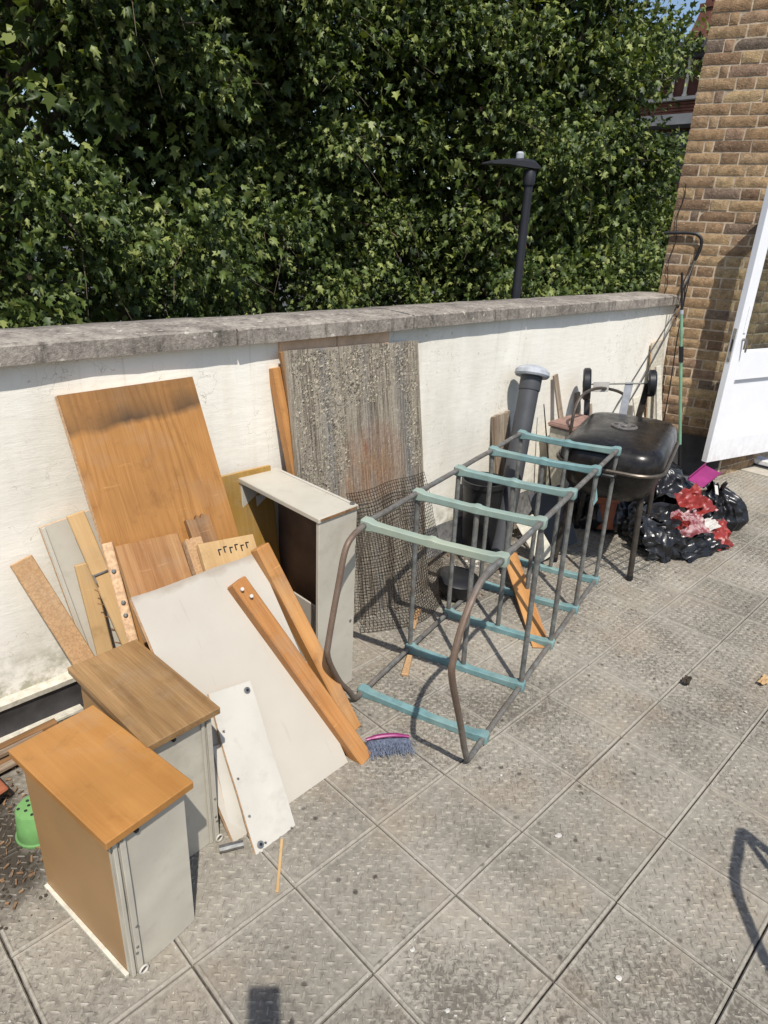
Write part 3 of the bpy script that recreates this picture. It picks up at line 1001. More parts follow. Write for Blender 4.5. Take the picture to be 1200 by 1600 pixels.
def plane_tree(cx, cy, cz, rx, ry, rz, nblob, label, ang=0.0):
    global rng
    rng = np.random.default_rng(int(cx * 100) + 5)
    tr = thing('plane_tree', label, 'tree', (cx, cy, -3.4), 'plane trees behind the wall')
    mb = MB()
    mb.tube([(cx, cy, -3.4), (cx + .05, cy, -1.8), (cx - .06, cy + .05, (cz - 3.4) * .4), (cx + .05, cy, cz - rz * 0.1), (cx, cy, cz + rz * 0.35)], [0.34, 0.27, 0.22, 0.15, 0.06], 12)
    mb.build('trunk', M['bark'], tr)
    C0 = np.array([cx, cy, cz])
    Rr = np.array([rx, ry, rz])
    Ps, Ds, Ns, Ss = [], [], [], []
    blobs = []
    for i in range(nblob):
        d = rng.normal(size=3)
        d /= np.linalg.norm(d)
        if d[1] > 0.55 and rng.random() < 0.6:
            d[1] = -d[1]
        k = rng.uniform(0.66, 0.98)
        b = C0 + d * Rr * k
        blobs.append((b, d, rng.uniform(0.42, 0.85)))
    for k, (b, d, br) in enumerate(blobs):
        nt = int(50 * (br / 0.62) ** 2)
        for t in range(nt):
            e = rng.normal(size=3) + d * 0.7 + np.array([0, 0, 0.35])
            e /= np.linalg.norm(e)
            tw = b + e * br * rng.uniform(0.35, 1.0) * np.array([1, 1, 0.7])
            nl = rng.integers(7, 13)
            td = e * 0.6 + d * 0.5 + rng.normal(size=3) * 0.4
            td /= np.linalg.norm(td)
            s_ = rng.uniform(-0.22, 0.16, nl)
            P = tw + td * s_[:, None] + rng.normal(size=(nl, 3)) * 0.05
            D = td * 0.8 + rng.normal(size=(nl, 3)) * 0.6 + np.array([0, 0, -0.55])
            Nn = np.array([0, 0, 0.6]) + d * 0.4 + rng.normal(size=(nl, 3)) * 0.8
            Ps.append(P), Ds.append(D), Ns.append(Nn), Ss.append(rng.uniform(0.045, 0.118, nl))
    ni = 17000
    q = rng.normal(size=(ni, 3))
    q /= np.linalg.norm(q, axis=1)[:, None]
    q *= (rng.uniform(0.2, 0.85, ni) ** 0.6)[:, None]
    Ps.append(C0 + q * Rr), Ds.append(rng.normal(size=(ni, 3)) + np.array([0, 0, -.5])), Ns.append(rng.normal(size=(ni, 3)) + np.array([0, 0, 1.]))
    Ss.append(rng.uniform(0.10, 0.17, ni))
    P, D, Nn, S = (np.concatenate(a) for a in (Ps, Ds, Ns, Ss))
    keep = (P[:, 1] > 3.1)
    P, D, Nn, S = P[keep], D[keep], Nn[keep], S[keep]
    # the nearest leaves in view are single parts
    rel = P - np.array([0, 0, 1.607])
    dep = rel @ np.array(fw)
    px = 600 + 1049.73 * (rel @ np.array(rt)) / dep
    py = 800 + 1049.73 * (rel @ np.array(dn)) / dep
    vis = (px > 10) & (px < 1150) & (py > 5) & (py < 440)
    order = np.where(vis, np.linalg.norm(rel, axis=1), 1e9).argsort()[:100]
    X, Dn, Nm = leaf_arrays(P[order], D[order], Nn[order], S[order])
    for i, k in enumerate(order):
        m = Matrix((Vector(X[i]), Vector(Dn[i]), Vector(Nm[i]))).transposed().to_4x4()
        link('leaf', one, tr, Matrix.Translation(Vector(P[k])) @ m @ Matrix.Scale(float(S[k]), 4))
    msk = np.ones(len(P), bool)
    msk[order] = False
    o0 = np.array([cx, cy, -3.4])
    me = leaves_mesh('crown', P[msk] - o0, D[msk], Nn[msk], S[msk])
    cr = link('crown', me, tr, Matrix.Translation((cx, cy, -3.4)))
    cr['kind'] = 'stuff'
    for k in range(0, nblob, 3):
        b, d, br = blobs[k]
        a0 = Vector((cx, cy, cz - rz * 0.35 + (b[2] - cz) * 0.45))
        b0 = Vector(b)
        mid = a0.lerp(b0, 0.55) + Vector((rng.normal() * .12, rng.normal() * .12, 0.12))
        MB().tube([a0, mid, b0, b0 + Vector(d) * br * 0.5], [0.07, 0.04, 0.018, 0.008], 6).build('limb', M['bark'], tr)
    tw_ = MB()
    for k in range(nblob):
        b, d, br = blobs[k]
        for t in range(3):
            e = Vector(rng.normal(size=3)) + Vector(d) * 1.2
            e.normalize()
            p0 = Vector(b) + e * br * 0.3
            sw = Vector(rng.normal(size=3)) * 0.07
            tw_.tube([p0, p0 + e * br * 0.3 + sw, p0 + e * br * 0.55 + sw * 0.2 + Vector((0, 0, -.04)), p0 + e * br * 0.8 - sw + Vector((0, 0, -.10))], [0.005, 0.004, 0.003, 0.002], 4)
    twg = tw_.build('twigs', M['bark'], tr)
    twg['kind'] = 'stuff'
    return tr


plane_tree(2.3, 8.2, 2.9, 3.6, 2.6, 3.9, 135, 'leafy green plane tree filling the left of the view behind the wall')
plane_tree(5.9, 8.4, 3.5, 2.8, 2.6, 3.9, 120, 'dense green plane tree in the middle behind the street lamp')
plane_tree(8.66, 6.46, 1.9, 2.0, 2.0, 4.9, 135, 'green plane tree at the right, next to the brick wall and the sky gap')
plane_tree(12.2, 5.6, -0.1, 1.6, 1.7, 2.9, 60, 'smaller green plane tree low behind the end of the wall beside the brick corner')

# red brick building behind the right-hand tree
bx = 20.0
bl_ = thing('red_brick_building', 'red brick building with pale columns seen past the brick wall', 'building', (bx, 9.0, -3.4))
MB().box(bx, bx + 8, 3, 17, -3.4, 6.12).build('wall', M['far_brick'], bl_, smooth=0)
MB().box(bx - 0.5, bx + 8.4, 2.6, 17.4, 6.122, 6.30).box(bx - 0.3, bx - 0.01, 2.6, 17.4, 5.98, 6.12).build('eaves', M['far_slate'], bl_, smooth=0)
MB().hexa([(bx - 0.4, 2.7, 6.31), (bx + 8.3, 2.7, 6.31), (bx + 8.3, 17.3, 6.31), (bx - 0.4, 17.3, 6.31), (bx + 4, 6, 6.9), (bx + 5, 6, 6.9), (bx + 5, 14, 6.9), (bx + 4, 14, 6.9)]).build('roof', M['far_slate'], bl_, smooth=0)
MB().hexa([(bx + .6, 9.1, 6.3), (bx + 1.4, 9.1, 6.3), (bx + 1.4, 10.0, 6.3), (bx + .6, 10.0, 6.3), (bx + .8, 9.3, 7.3), (bx + 1.2, 9.3, 7.3), (bx + 1.2, 9.72, 7.3), (bx + .8, 9.72, 7.3)]).box(bx + .75, bx + 1.25, 9.25, 9.77, 7.3, 7.4).box(bx + .9, bx + 1.1, 9.35, 9.5, 7.4, 7.65).box(bx + .9, bx + 1.1, 9.55, 9.7, 7.4, 7.65).build('chimney', M['far_brick'], bl_, smooth=0)
for k_ in range(8):
    vv = 8.6 + 0.37 * k_
    MB().lathe([(0.065, 0), (0.065, 0.05), (0.045, 0.07), (0.042, 0.72), (0.07, 0.76), (0.075, 0.84)], 10, (bx - 0.1, vv, 5.14)).build('column', M['far_stone'], bl_)
for k_ in range(16):
    z_ = 4.8 + 0.075 * (k_ % 4)
MB().box(bx - 0.2, bx - 0.002, 6, 14, 5.06, 5.135).build('stone_ledge', M['far_lead'], bl_, smooth=0)
mb = MB()
for k_ in range(4):
    mb.box(bx - 0.03, bx - 0.002, 6, 14, 4.76 + 0.075 * k_, 4.805 + 0.075 * k_)
mb.build('brick_course', M['far_brick'], bl_, smooth=0)['kind'] = 'stuff'
MB().box(bx - 0.7, bx - 0.002, 6, 16, 4.42, 4.66).build('lead_canopy', M['far_lead'], bl_, smooth=0)
for zz in (3.1, 1.4):
    for k_ in range(7):
        vv = 7.0 + 0.85 * k_
        w = MB().box(bx - 0.03, bx + 0.02, vv, vv + 0.75, zz, zz + 1.25).build('window', M['dark_glass'], bl_, smooth=0)
        MB().box(bx - 0.06, bx - 0.032, vv, vv + 0.75, zz + 0.75, zz + 0.85).build('glazing_bar', M['far_lead'], w, smooth=0)


# ================================================================== OBJECTS
def smooth(pts, k=5):
    P = [Vector(p) for p in pts]
    out = []
    for i in range(len(P) - 1):
        a, b, c_, d = P[max(i - 1, 0)], P[i], P[i + 1], P[min(i + 2, len(P) - 1)]
        for s_ in range(k):
            t = s_ / k
            out.append(0.5 * ((2 * b) + (c_ - a) * t + (2 * a - 5 * b + 4 * c_ - d) * t * t + (3 * b - a - 3 * c_ + d) * t ** 3))
    out.append(P[-1])
    return out


# ---- leaning panels on the left
oak, w, l = board('oak_panel', (0.693, 2.078, 1.107), (1.14, 2.078, 1.115), (0.711, 1.583, 0.0), 0.025, (M['oak'], M['core']), warp=0.002)
tag(oak, 'large orange oak veneer panel with a dark smear near its top, leaning on the wall', 'panel')
gv, w, l = board('grey_vinyl_panel', (0.585, 2.075, 0.708), (0.79, 2.075, 0.72), (0.66, 1.90, 0.0), 0.016, (M['vinyl'], M['core']), warp=0.006)
tag(gv, 'grey vinyl covered panel half hidden behind the pale timbers at the left', 'panel')
st_, w, l = board('edge_strip', (0.587, 2.066, 0.708), (0.598, 2.066, 0.709), (0.662, 1.892, 0.0), 0.004, (M['vinyl'], M['vinyl']), gv)
cb = stick('chipboard_plank', (0.685, 1.80, 0.0), (0.513, 2.06, 0.625), 0.068, 0.018, M['chip'], nrm=(-0.1, -0.9, 0.4), edge=M['core'])
tag(cb, 'speckled chipboard plank leaning at the far left of the pile', 'plank')
p1 = stick('pine_batten', (0.775, 1.70, 0.0), (0.667, 1.99, 0.763), 0.053, 0.02, M['pine_pale'], nrm=(-0.2, -0.9, 0.35))
tag(p1, 'pale pine batten with a bent metal bracket, beside the oak panel', 'batten')
pb = MB().box(-0.022, 0.028, 0.62, 0.626, 0.0, 0.006).box(-0.026, -0.022, 0.60, 0.628, 0.0, 0.02)
link('bracket', pb.mesh('bracket', M['steel'], 0.001), p1, WM[p1])
mb = MB()
for i in range(7):
    y_ = 0.3 + i * 0.045
    mb.tube([(-0.027, y_, -0.004), (-0.036 - 0.004 * (i % 3), y_ + 0.012, 0.0)], 0.0016, 5)
sp_ = link('splinters', mb.mesh('splinters', M['pine_old']), p1, WM[p1])
sp_['kind'] = 'stuff'
p2 = stick('pine_batten', (0.665, 1.80, 0.0), (0.662, 1.97, 0.60), 0.05, 0.018, M['pine_pale'], nrm=(-0.1, -0.9, 0.3))
tag(p2, 'plain pale pine batten standing upright behind the bracketed one', 'batten')
p3 = stick('panel_edging', (0.700, 1.60, 0.0), (0.70, 1.86, 0.70), 0.03, 0.02, M['core'], nrm=(-0.5, -0.8, 0.4))
tag(p3, 'thin splintered edging strip with screws between pine batten and off white board', 'strip')
screw('screw', p3, [(0, 0.52), (0.003, 0.56), (0, 0.66)], 0.007, 0.006, M['steel'])

nM = Vector((0.035, -0.789, 0.613))
so, w, l = board('small_oak_board', (0.72, 1.848, 0.690), (0.926, 1.859, 0.692), (0.703, 1.66, 0.448), 0.026, (M['oak_pale'], M['fibre']), bevel=0.003)
tag(so, 'small pale oak board standing in front of the big oak panel', 'board')
ch, w, l = board('chipboard_offcut', (0.938, 1.830, 0.652), (0.995, 1.829, 0.650), (0.925, 1.70, 0.48), 0.03, (M['chip'], M['core']), rough_top=0.006)
tag(ch, 'narrow chipboard offcut between the small oak board and the marked pine board', 'offcut')
br_, w, l = board('broken_offcut', (0.968, 1.872, 0.700), (1.05, 1.872, 0.70), (0.965, 1.76, 0.55), 0.02, (M['pine_old'], M['pine_old']), rough_top=0.02)
tag(br_, 'dark broken wood offcut behind the chipboard offcut', 'offcut')
pi_, w, l = board('marked_pine_board', (0.961, 1.787, 0.646), (1.167, 1.793, 0.642), (0.94, 1.66, 0.48), 0.02, (M['pine_pale'], M['pine_pale']), bevel=0.002)
tag(pi_, 'short yellow pine board with a row of dark marks above the off white board', 'board')
mb = MB()
for i in range(6):
    x_ = 0.06 + i * 0.021
    y_ = l - 0.038 + 0.006 * (i % 2)
    mb.box(x_, x_ + 0.004, y_ - 0.013, y_ + 0.004, 0.0004, 0.0016).box(x_, x_ + 0.013, y_ + 0.0042, y_ + 0.0082, 0.0004, 0.0016)
link('nail_row', mb.mesh('nail_row', M['black_metal'], smooth=0), pi_, WM[pi_])

yb, w, l = board('yellow_ply_panel', (1.165, 2.03, 0.752), (1.417, 2.03, 0.768), (1.165, 1.93, 0.0), 0.02, (wood('yellow_ply', C(196, 156, 84), C(160, 122, 58), 0.5, 0.7).m, M['pine_pale']), bevel=0.002)
tag(yb, 'yellowish plywood panel standing behind the grey open cabinet', 'panel')

md, w, l = board('off_white_board', (0.687, 1.693, 0.590), (1.131, 1.715, 0.593), (0.707, 1.233, 0.0), 0.018, (M['offwhite'], M['core']), rough_top=0.005)
tag(md, 'large off white board with a chipped top edge, leaning in the middle of the pile', 'board')

# pine posts on the off-white board
pa = stick('pine_post', (1.274, 1.345, 0.0), (1.140, 1.686, 0.624), 0.056, 0.045, M['pine'], nrm=nM, bevel=0.004)
tag(pa, 'orange pine post leaning on the right edge of the off white board, the upper one', 'post')
pbp = stick('pine_post', (1.205, 1.215, 0.0), (1.009, 1.632, 0.563), 0.058, 0.045, M['pine'], nrm=nM, bevel=0.004)
tag(pbp, 'orange pine post with two pale dowels at its top, resting on the off white board', 'post')
L_ = (Vector((1.205, 1.215, 0)) - Vector((1.009, 1.632, 0.563))).length
for y_, x_ in ((L_ - 0.03, -0.012), (L_ - 0.065, 0.0)):
    mb = MB().tube([(x_, y_, -0.002), (x_ - 0.004, y_ + 0.002, 0.014)], 0.006, 8)
    link('dowel', mb.mesh('dowel', M['white_card']), pbp, WM[pbp])

# white vinyl strip and the thin board under it
vs_, w, l = board('white_vinyl_strip', (0.787, 1.47, 0.33), (0.926, 1.464, 0.314), (0.731, 1.158, 0.0), 0.010, (M['vinyl_white'], M['core']), warp=0.009)
tag(vs_, 'narrow white vinyl covered board with grommets leaning on the off white board', 'board')
for u_, v_ in ((0.018, 0.02), (w - 0.02, l - 0.025)):
    mb = MB().lathe([(0.010, 0), (0.010, 0.003), (0.005, 0.0035)], 12)
    link('grommet', mb.mesh('grommet', M['steel']), vs_, WM[vs_] @ Matrix.Translation((u_, v_, 0.004)))
    mb = MB().lathe([(0.0045, 0.0036), (0.0045, 0.0045)], 10)
    link('grommet_hole', mb.mesh('grommet_hole', M['black_plastic']), vs_, WM[vs_] @ Matrix.Translation((u_, v_, 0.004)))
screw('stud', vs_, [(0.012, l * .22), (0.012, l * .45), (0.012, l * .75), (w - .015, .02), (0.035, 0.018)], 0.003, 0.008, M['steel'])
tb, w, l = board('thin_white_slat', (0.746, 1.39, 0.214), (0.79, 1.387, 0.211), (0.706, 1.236, 0.0), 0.008, (M['vinyl_white'], M['core']))
tag(tb, 'thin white slat under the left edge of the white vinyl strip', 'slat')

# ---- the two pedestal boxes
def pedestal(label, Lc, Fc, Rc, ztop, over, top_mat, strip_right, base_z=0.0):
    Lc, Fc, Rc = Vector(Lc), Vector(Fc), Vector(Rc)            # top slab corners: left-back, front, right
    ey = (Lc - Fc)
    wy = ey.length
    ey.normalize()
    ex = (Rc - Fc)
    wx = ex.length
    ex = (ex - ey * ex.dot(ey)).normalized()
    m = Matrix((ex, ey, Vector((0, 0, 1)))).transposed().to_4x4()
    m.translation = Vector((Fc.x, Fc.y, base_z))
    t = link('pedestal_box', None, None, m)
    tag(t, label, 'box')
    h = ztop

    def part(name, mb, mats, bev=0.0015, par=t):
        return link(name, mb.mesh(name, mats, bev, 1, 35), par, m)
    part('top_panel', MB().box(0, wx, 0, wy, h - 0.021, h), top_mat, 0.0022)
    x0, x1, y0, y1 = over, wx - over, over * 1.1, wy - over
    part('side_panel', MB().box(x0, x0 + 0.012, y0 + 0.012, y1, 0.0, h - 0.0213), M['fibre'], 0.001)
    part('side_panel', MB().box(x1 - 0.012, x1, y0 + 0.012, y1, 0.0, h - 0.0213), M['vinyl'], 0.001)
    part('back_panel', MB().box(x0 + 0.0123, x1 - 0.0123, y1 - 0.012, y1 - .0004, 0.0, h - 0.0213), M['fibre'], 0.001)
    sd = rnd.random() * 9
    mb = MB().grid(lambda u, v: (x0 + (x1 - x0) * u, y0 + 0.0035 * noise.noise(Vector((u * 2 + sd, v * 4, sd))) - 0.002, v * (h - 0.0216)), 8, 16)
    b = len(mb.v)
    mb.box(x0 + .0005, x1 - .0005, y0 + 0.0035, y0 + 0.0117, 0.0005, h - 0.0218)
    fp = part('front_panel', mb, M['vinyl'], 0)
    xs = (x1 - 0.030) if strip_right else (x0 + 0.001)
    mb = MB().box(xs, xs + 0.009, y0 - 0.0085, y0 - 0.0045, 0.002, h - 0.023).box(xs + 0.0145, xs + 0.028, y0 - 0.0105, y0 - 0.0045, 0.002, h - 0.023)
    tr = part('trim_channel', mb, M['vinyl'], 0.001)
    MBr = MB().tube([(xs + 0.024 + 0.010 * math.cos(a), y0 - 0.016, 0.012 + 0.010 * math.sin(a)) for a in [i * math.pi / 7 for i in range(14)]], 0.0028, 6, closed=True)
    part('eyelet', MBr, M['vinyl_white'], 0)
    for zz in (h * 0.93, h * 0.34, h * .2, h * .16):
        mb = MB().lathe([(0.0035, 0), (0.0035, 0.002), (0.002, 0.003)], 8, (xs + 0.02 + rnd.uniform(-.004, .004), y0 - 0.0104, zz), (0, -1, 0))
        part('screw', mb, M['steel'], 0, tr)
    mb = MB().lathe([(0.006, 0), (0.006, 0.009), (0.004, 0.01)], 8, (x0 + 0.055, y0 - 0.003, h - 0.034), (0, -1, 0))
    part('knob', mb, M['black_metal'], 0)
    part('base_batten', MB().box(x0 - 0.010, x0 - 0.0003, y0 + 0.004, y1, 0.0, 0.010), M['paint_trim'], 0.001)
    return t


pedestal('box with a bright orange wood top and grey vinyl front, nearest the camera', (0.261, 1.456, 0), (0.319, 1.056, 0), (0.529, 1.103, 0), 0.45, 0.018, M['oak_top'], False)
pedestal('box with a dull brown wood top, standing behind the orange topped box', (0.482, 1.679, 0), (0.503, 1.250, 0), (0.707, 1.266, 0), 0.455, 0.02, M['oak_grey'], True)

# ---- grey open cabinet
ca = Vector((1.268, 1.552, 0))
cx_ = Vector((0.178, 0.012, 0))
cy_ = Vector((0.006, 0.475, 0))
cz_ = Vector((0, 0, 0.732))
cab = thing('open_cabinet', 'tall grey vinyl cabinet with its open side facing left, brown inside', 'cabinet', ca)
ux, uy = cx_.normalized(), cy_.normalized()
T_ = 0.016
mb = MB().pbox(ca, cx_, uy * T_, cz_ - Vector((0, 0, 0.0185)))
mb.build('end_panel', [M['vinyl']], cab, 0.002)
mb = MB().pbox(ca + cy_ - uy * T_, cx_, uy * T_, cz_ - Vector((0, 0, 0.0185)))
mb.build('end_panel', [M['vinyl']], cab, 0.002)
mb = MB().pbox(ca + cz_ - Vector((0, 0, 0.018)) - ux * 0.004 - uy * 0.004, cx_ + ux * 0.008, cy_ + uy * 0.008, (0, 0, 0.018))
mb.build('top_panel', [M['vinyl']], cab, 0.0025)
mb = MB().pbox(ca + cx_ - ux * 0.008 + uy * (T_ + .0005), ux * 0.0075, cy_ - uy * (2 * T_ + .001), cz_ - Vector((0, 0, 0.0187)))
mb.build('back_panel', [M['brown_back']], cab, 0)
mb = MB().pbox(ca + uy * (T_ + .0005) + Vector((0, 0, 0.02)), cx_ - ux * 0.009, cy_ - uy * (2 * T_ + .001), (0, 0, 0.016))
mb.build('bottom_panel', [M['vinyl']], cab, 0.001)
mb = MB().pbox(ca + cx_ * 0.5 + uy * (T_ + .001) + Vector((0, 0, 0.037)), ux * 0.008, cy_ * 0.92, (0, 0, 0.27))
mb.build('inner_board', [M['offwhite']], cab, 0.001)
mb = MB().pbox(ca + cx_ * 0.35 + cy_ - uy * (T_ + 0.006) + Vector((0, 0, 0.45)), cx_ * 0.5, uy * 0.005, (0, 0, 0.2))
mb.build('inner_card', [M['white_card']], cab, 0)
a0 = ca + cz_ + cx_ + ux * 0.0 + Vector((0, 0, 0.002))
mb = MB().tube([a0 - ux * 0.012 + uy * 0.02, a0 - ux * 0.012 + cy_ * 0.9], 0.004, 6)
tr = mb.build('piping', M['vinyl_white'], cab)
mb = MB().lathe([(0.009, 0), (0.009, 0.004), (0.005, 0.0045)], 10, a0 - ux * 0.012 + uy * 0.014)
mb.build('grommet', M['steel'], cab)
mb = MB().pbox(ca + cz_ + Vector((0, 0, -0.0125)) - uy * 0.0065 + ux * 0.004, cx_ - ux * 0.008, uy * 0.0023, (0, 0, 0.010))
mb.build('worn_edge', M['pine_old'], cab, 0.001)
for zz in (0.28,):
    MB().lathe([(0.005, 0), (0.005, 0.004), (0.003, 0.005)], 8, ca + cx_ * 0.88 + Vector((0, 0, zz)), (0, -1, 0)).build('stud', M['steel'], cab)

# ---- weathered board and its timbers
wb, ww, wl = board('weathered_board', (1.514, 2.056, 1.172), (2.236, 2.056, 1.153), (1.49, 1.86, 0.0), 0.014, (M['weathered'], M['rot']), rough_top=0.004)
tag(wb, 'large weathered grey board with peeling flakes leaning on the wall', 'board')
mb = MB()
q = random.Random(3)
cnt = 0
while cnt < 4300:
    x_, y_ = q.uniform(0.02, ww - 0.02), q.uniform(0.02, wl - 0.01)
    dens = noise.noise(Vector((x_ * 5, y_ * 2.2, 4.0))) + 0.35 * noise.noise(Vector((x_ * 14, y_ * 9, 1.0)))
    stripe = noise.noise(Vector((x_ * 16, 3.3, 0.5)))
    lowp = 0.9 if (0.27 < x_ < 0.62 and y_ < 0.95) else 0.0
    if dens + stripe * 0.5 - lowp + (0.25 if y_ > 0.62 else -0.15) < q.uniform(-0.15, 0.75):
        continue
    cnt += 1
    s_ = q.uniform(0.002, 0.0085)
    ang = q.uniform(-0.9, 0.9)
    hh = q.uniform(0.001, 0.0075)
    ca_, sa_ = math.cos(ang), math.sin(ang)
    ax, ay = s_ * q.uniform(0.3, 0.7), s_ * q.uniform(0.8, 1.5)
    P_ = [(-ax, -ay * .5, 0.0003), (ax, -ay * .4, 0.0003 + hh * q.random() * .4), (ax * 0.8, ay * .5, hh), (-ax * .9, ay * .6, hh * q.uniform(0.3, 1.2)), (0.0, 0.0, hh * .25)]
    b = len(mb.v)
    for px_, py_, pz_ in P_:
        mb.v.append((x_ + px_ * ca_ - py_ * sa_, y_ + px_ * sa_ + py_ * ca_, pz_))
    for f in ((0, 1, 4), (1, 2, 4), (2, 3, 4), (3, 0, 4)):
        mb.face([b + i for i in f])
fk = link('peeling_flakes', mb.mesh('peeling_flakes', M['flake'], smooth=0), wb, WM[wb])
fk['kind'] = 'stuff'
t1 = stick('timber_stud', (1.56, 1.84, 0.0), (1.497, 2.085, 1.108), 0.042, 0.04, M['pine'], nrm=(0.0, -0.98, 0.2), bevel=0.002)
tag(t1, 'tall orange timber stud standing left of the weathered board', 'stud')
t2 = stick('timber_lath', (1.59, 1.85, 0.0), (1.519, 2.07, 1.168), 0.034, 0.016, M['pine_old'], nrm=(0.0, -0.98, 0.2), bevel=0.002)
tag(t2, 'narrow timber lath along the left edge of the weathered board', 'lath')

# ---- rusted wire mesh
mb = MB()


def ms(u, v):
    a = Vector((1.70, 1.905, 0.605)).lerp(Vector((2.16, 1.90, 0.60)), u)
    b = Vector((1.69, 1.80, 0.004)).lerp(Vector((2.235, 1.80, 0.004)), u)
    p_ = a.lerp(b, v)
    p_.y += -0.055 * math.sin(v * math.pi * 0.85) * (0.6 + 0.4 * math.sin(u * 3.1)) - 0.10 * v * v * math.sin(u * math.pi)
    p_.x += 0.010 * noise.noise(Vector((u * 3, v * 3, 2)))
    p_.y += 0.012 * noise.noise(Vector((u * 4, v * 4, 6)))
    p_.z = max(0.003, p_.z + 0.02 * noise.noise(Vector((u * 2.5, v * 3, 12))) + 0.0)
    return p_


for i in range(35):
    mb.tube([ms(i / 34, k / 24) for k in range(25)], 0.0012, 4)
for j in range(46):
    mb.tube([ms(k / 20, j / 45) + Vector((0, -0.002, 0)) for k in range(21)], 0.0012, 4)
tag(mb.build('wire_mesh', M['wire'], smooth=0), 'bent sheet of rusty wire mesh leaning against the weathered board', 'wire mesh')

# ---- teal rack lying on its back
Lb = [Vector((1.422 + 0.335 * i, 1.475 + 0.080 * i, 0.018)) for i in range(5)]
Rb = [Vector((1.565 + 0.335 * i, 1.019 + 0.084 * i, 0.018)) for i in range(5)]
up7 = Vector((-0.008, 0.006, 0.682))
rack = thing('shelf_rack', 'tubular rack with faded teal plastic crossbars lying on its side on the tiles', 'rack', Lb[0] * 0.5 + Rb[0] * 0.5)
exr = (Lb[4] - Lb[0]).normalized()


def bar(a, b):
    mb = MB()
    d = (b - a)
    l = d.length
    d.normalize()
    sx = d.cross(Vector((0, 0, 1))).normalized()
    prof = [(-0.018, .012, .011, -.013), (-0.012, .0165, .0165, -.0165), (0.014, .0165, .0165, -.0165), (0.03, .0145, .010, -.014), (0.08, .0135, .009, -.0125), (l * .43, .0135, .0085, -.012), (l * .47, .0145, .0105, -.0125),
            (l * .485, .0155, .0135, -.0125), (l * .515, .0155, .0135, -.0125), (l * .53, .0145, .0105, -.0125), (l * .57, .0135, .0085, -.012), (l - .08, .0135, .009, -.0125), (l - .03, .0145, .010, -.014), (l - .014, .0165, .0165, -.0165),
            (l + .010, .0165, .0165, -.0165), (l + .016, .012, .011, -.013)]
    for y_, hw, zt, zb in prof:
        hw, zb, zt = hw * 1.12, zb * 1.35 + 0.0, zt * 1.1
        o = a + d * y_
        sag = -0.005 * math.sin(min(max(y_ / l, 0), 1) * math.pi)
        for px_, pz_ in ((-hw, zb * .8), (-hw * .85, zb), (hw * .85, zb), (hw, zb * .8), (hw, zt * .7), (hw * .8, zt), (-hw * .8, zt), (-hw, zt * .7)):
            mb.v.append(tuple(o + sx * px_ + Vector((0, 0, pz_ + sag))))
    for i in range(len(prof) - 1):
        for k in range(8):
            a_, b_ = i * 8 + k, i * 8 + (k + 1) % 8
            mb.face((a_, b_, b_ + 8, a_ + 8))
    mb.face(reversed(range(8)))
    mb.face([(len(prof) - 1) * 8 + k for k in range(8)])
    return mb


for i in range(5):
    bar(Lb[i], Rb[i]).build('crossbar', M['teal'], rack, smooth=30)
    bar(Lb[i] + up7, Rb[i] + up7).build('crossbar', M['teal'], rack, smooth=30)
for S_ in (Lb, Rb):
    for hgt in (Vector((0, 0, -0.003)), up7 + Vector((0, 0, 0.004))):
        a_, b_ = S_[0] + hgt, S_[4] + hgt
        mid = [a_.lerp(b_, t / 8) + Vector((0, 0, rnd.uniform(-.002, .002))) for t in range(9)]
        MB().tube([a_ - exr * 0.0] + mid[1:-1] + [b_ + exr * 0.03], 0.0102, 10).build('rail_tube', M['tube'], rack)
for i in range(1, 5):
    for f in (0.0, 0.5, 1.0):
        a_ = Lb[i].lerp(Rb[i], f)
        a2 = a_ + Vector((0, 0, 0.008))
        MB().tube([a2, a2 + up7 * 0.5 + Vector((rnd.uniform(-.002, .002), 0, 0)), a_ + up7 - Vector((0, 0, 0.008))], 0.0100, 10).build('upright_tube', M['tube'], rack)
loopL = [Lb[0] + up7, (1.33, 1.453, 0.690), (1.285, 1.44, 0.655), (1.255, 1.434, 0.55), (1.205, 1.421, 0.36), (1.203, 1.42, 0.29), (1.268, 1.437, 0.158), (1.325, 1.450, 0.08), (1.368, 1.461, 0.02), Lb[0]]
loopR = [Rb[0] + up7, (1.44, 0.992, 0.712), (1.36, 0.970, 0.690), (1.285, 0.95, 0.62), (1.246, 0.94, 0.53), (1.248, 0.94, 0.46), (1.34, 0.962, 0.24), (1.41, 0.98, 0.07), (1.45, 0.99, 0.016), Rb[0]]
for lp_ in (loopL, loopR):
    MB().tube(smooth(lp_, 6), 0.0103, 10).build('end_hoop', M['tube'], rack)
mb = MB().grid(lambda u, v: Rb[4] + up7 + Vector((-0.34 + 0.03 * u, -0.09 + 0.01 * math.sin(v * 4), -0.02 - 0.14 * v + .02 * u)), 3, 8)
tag(mb.build('plastic_strip', M['teal'], smooth=60), 'short torn teal strip dangling from the rack', 'strip')

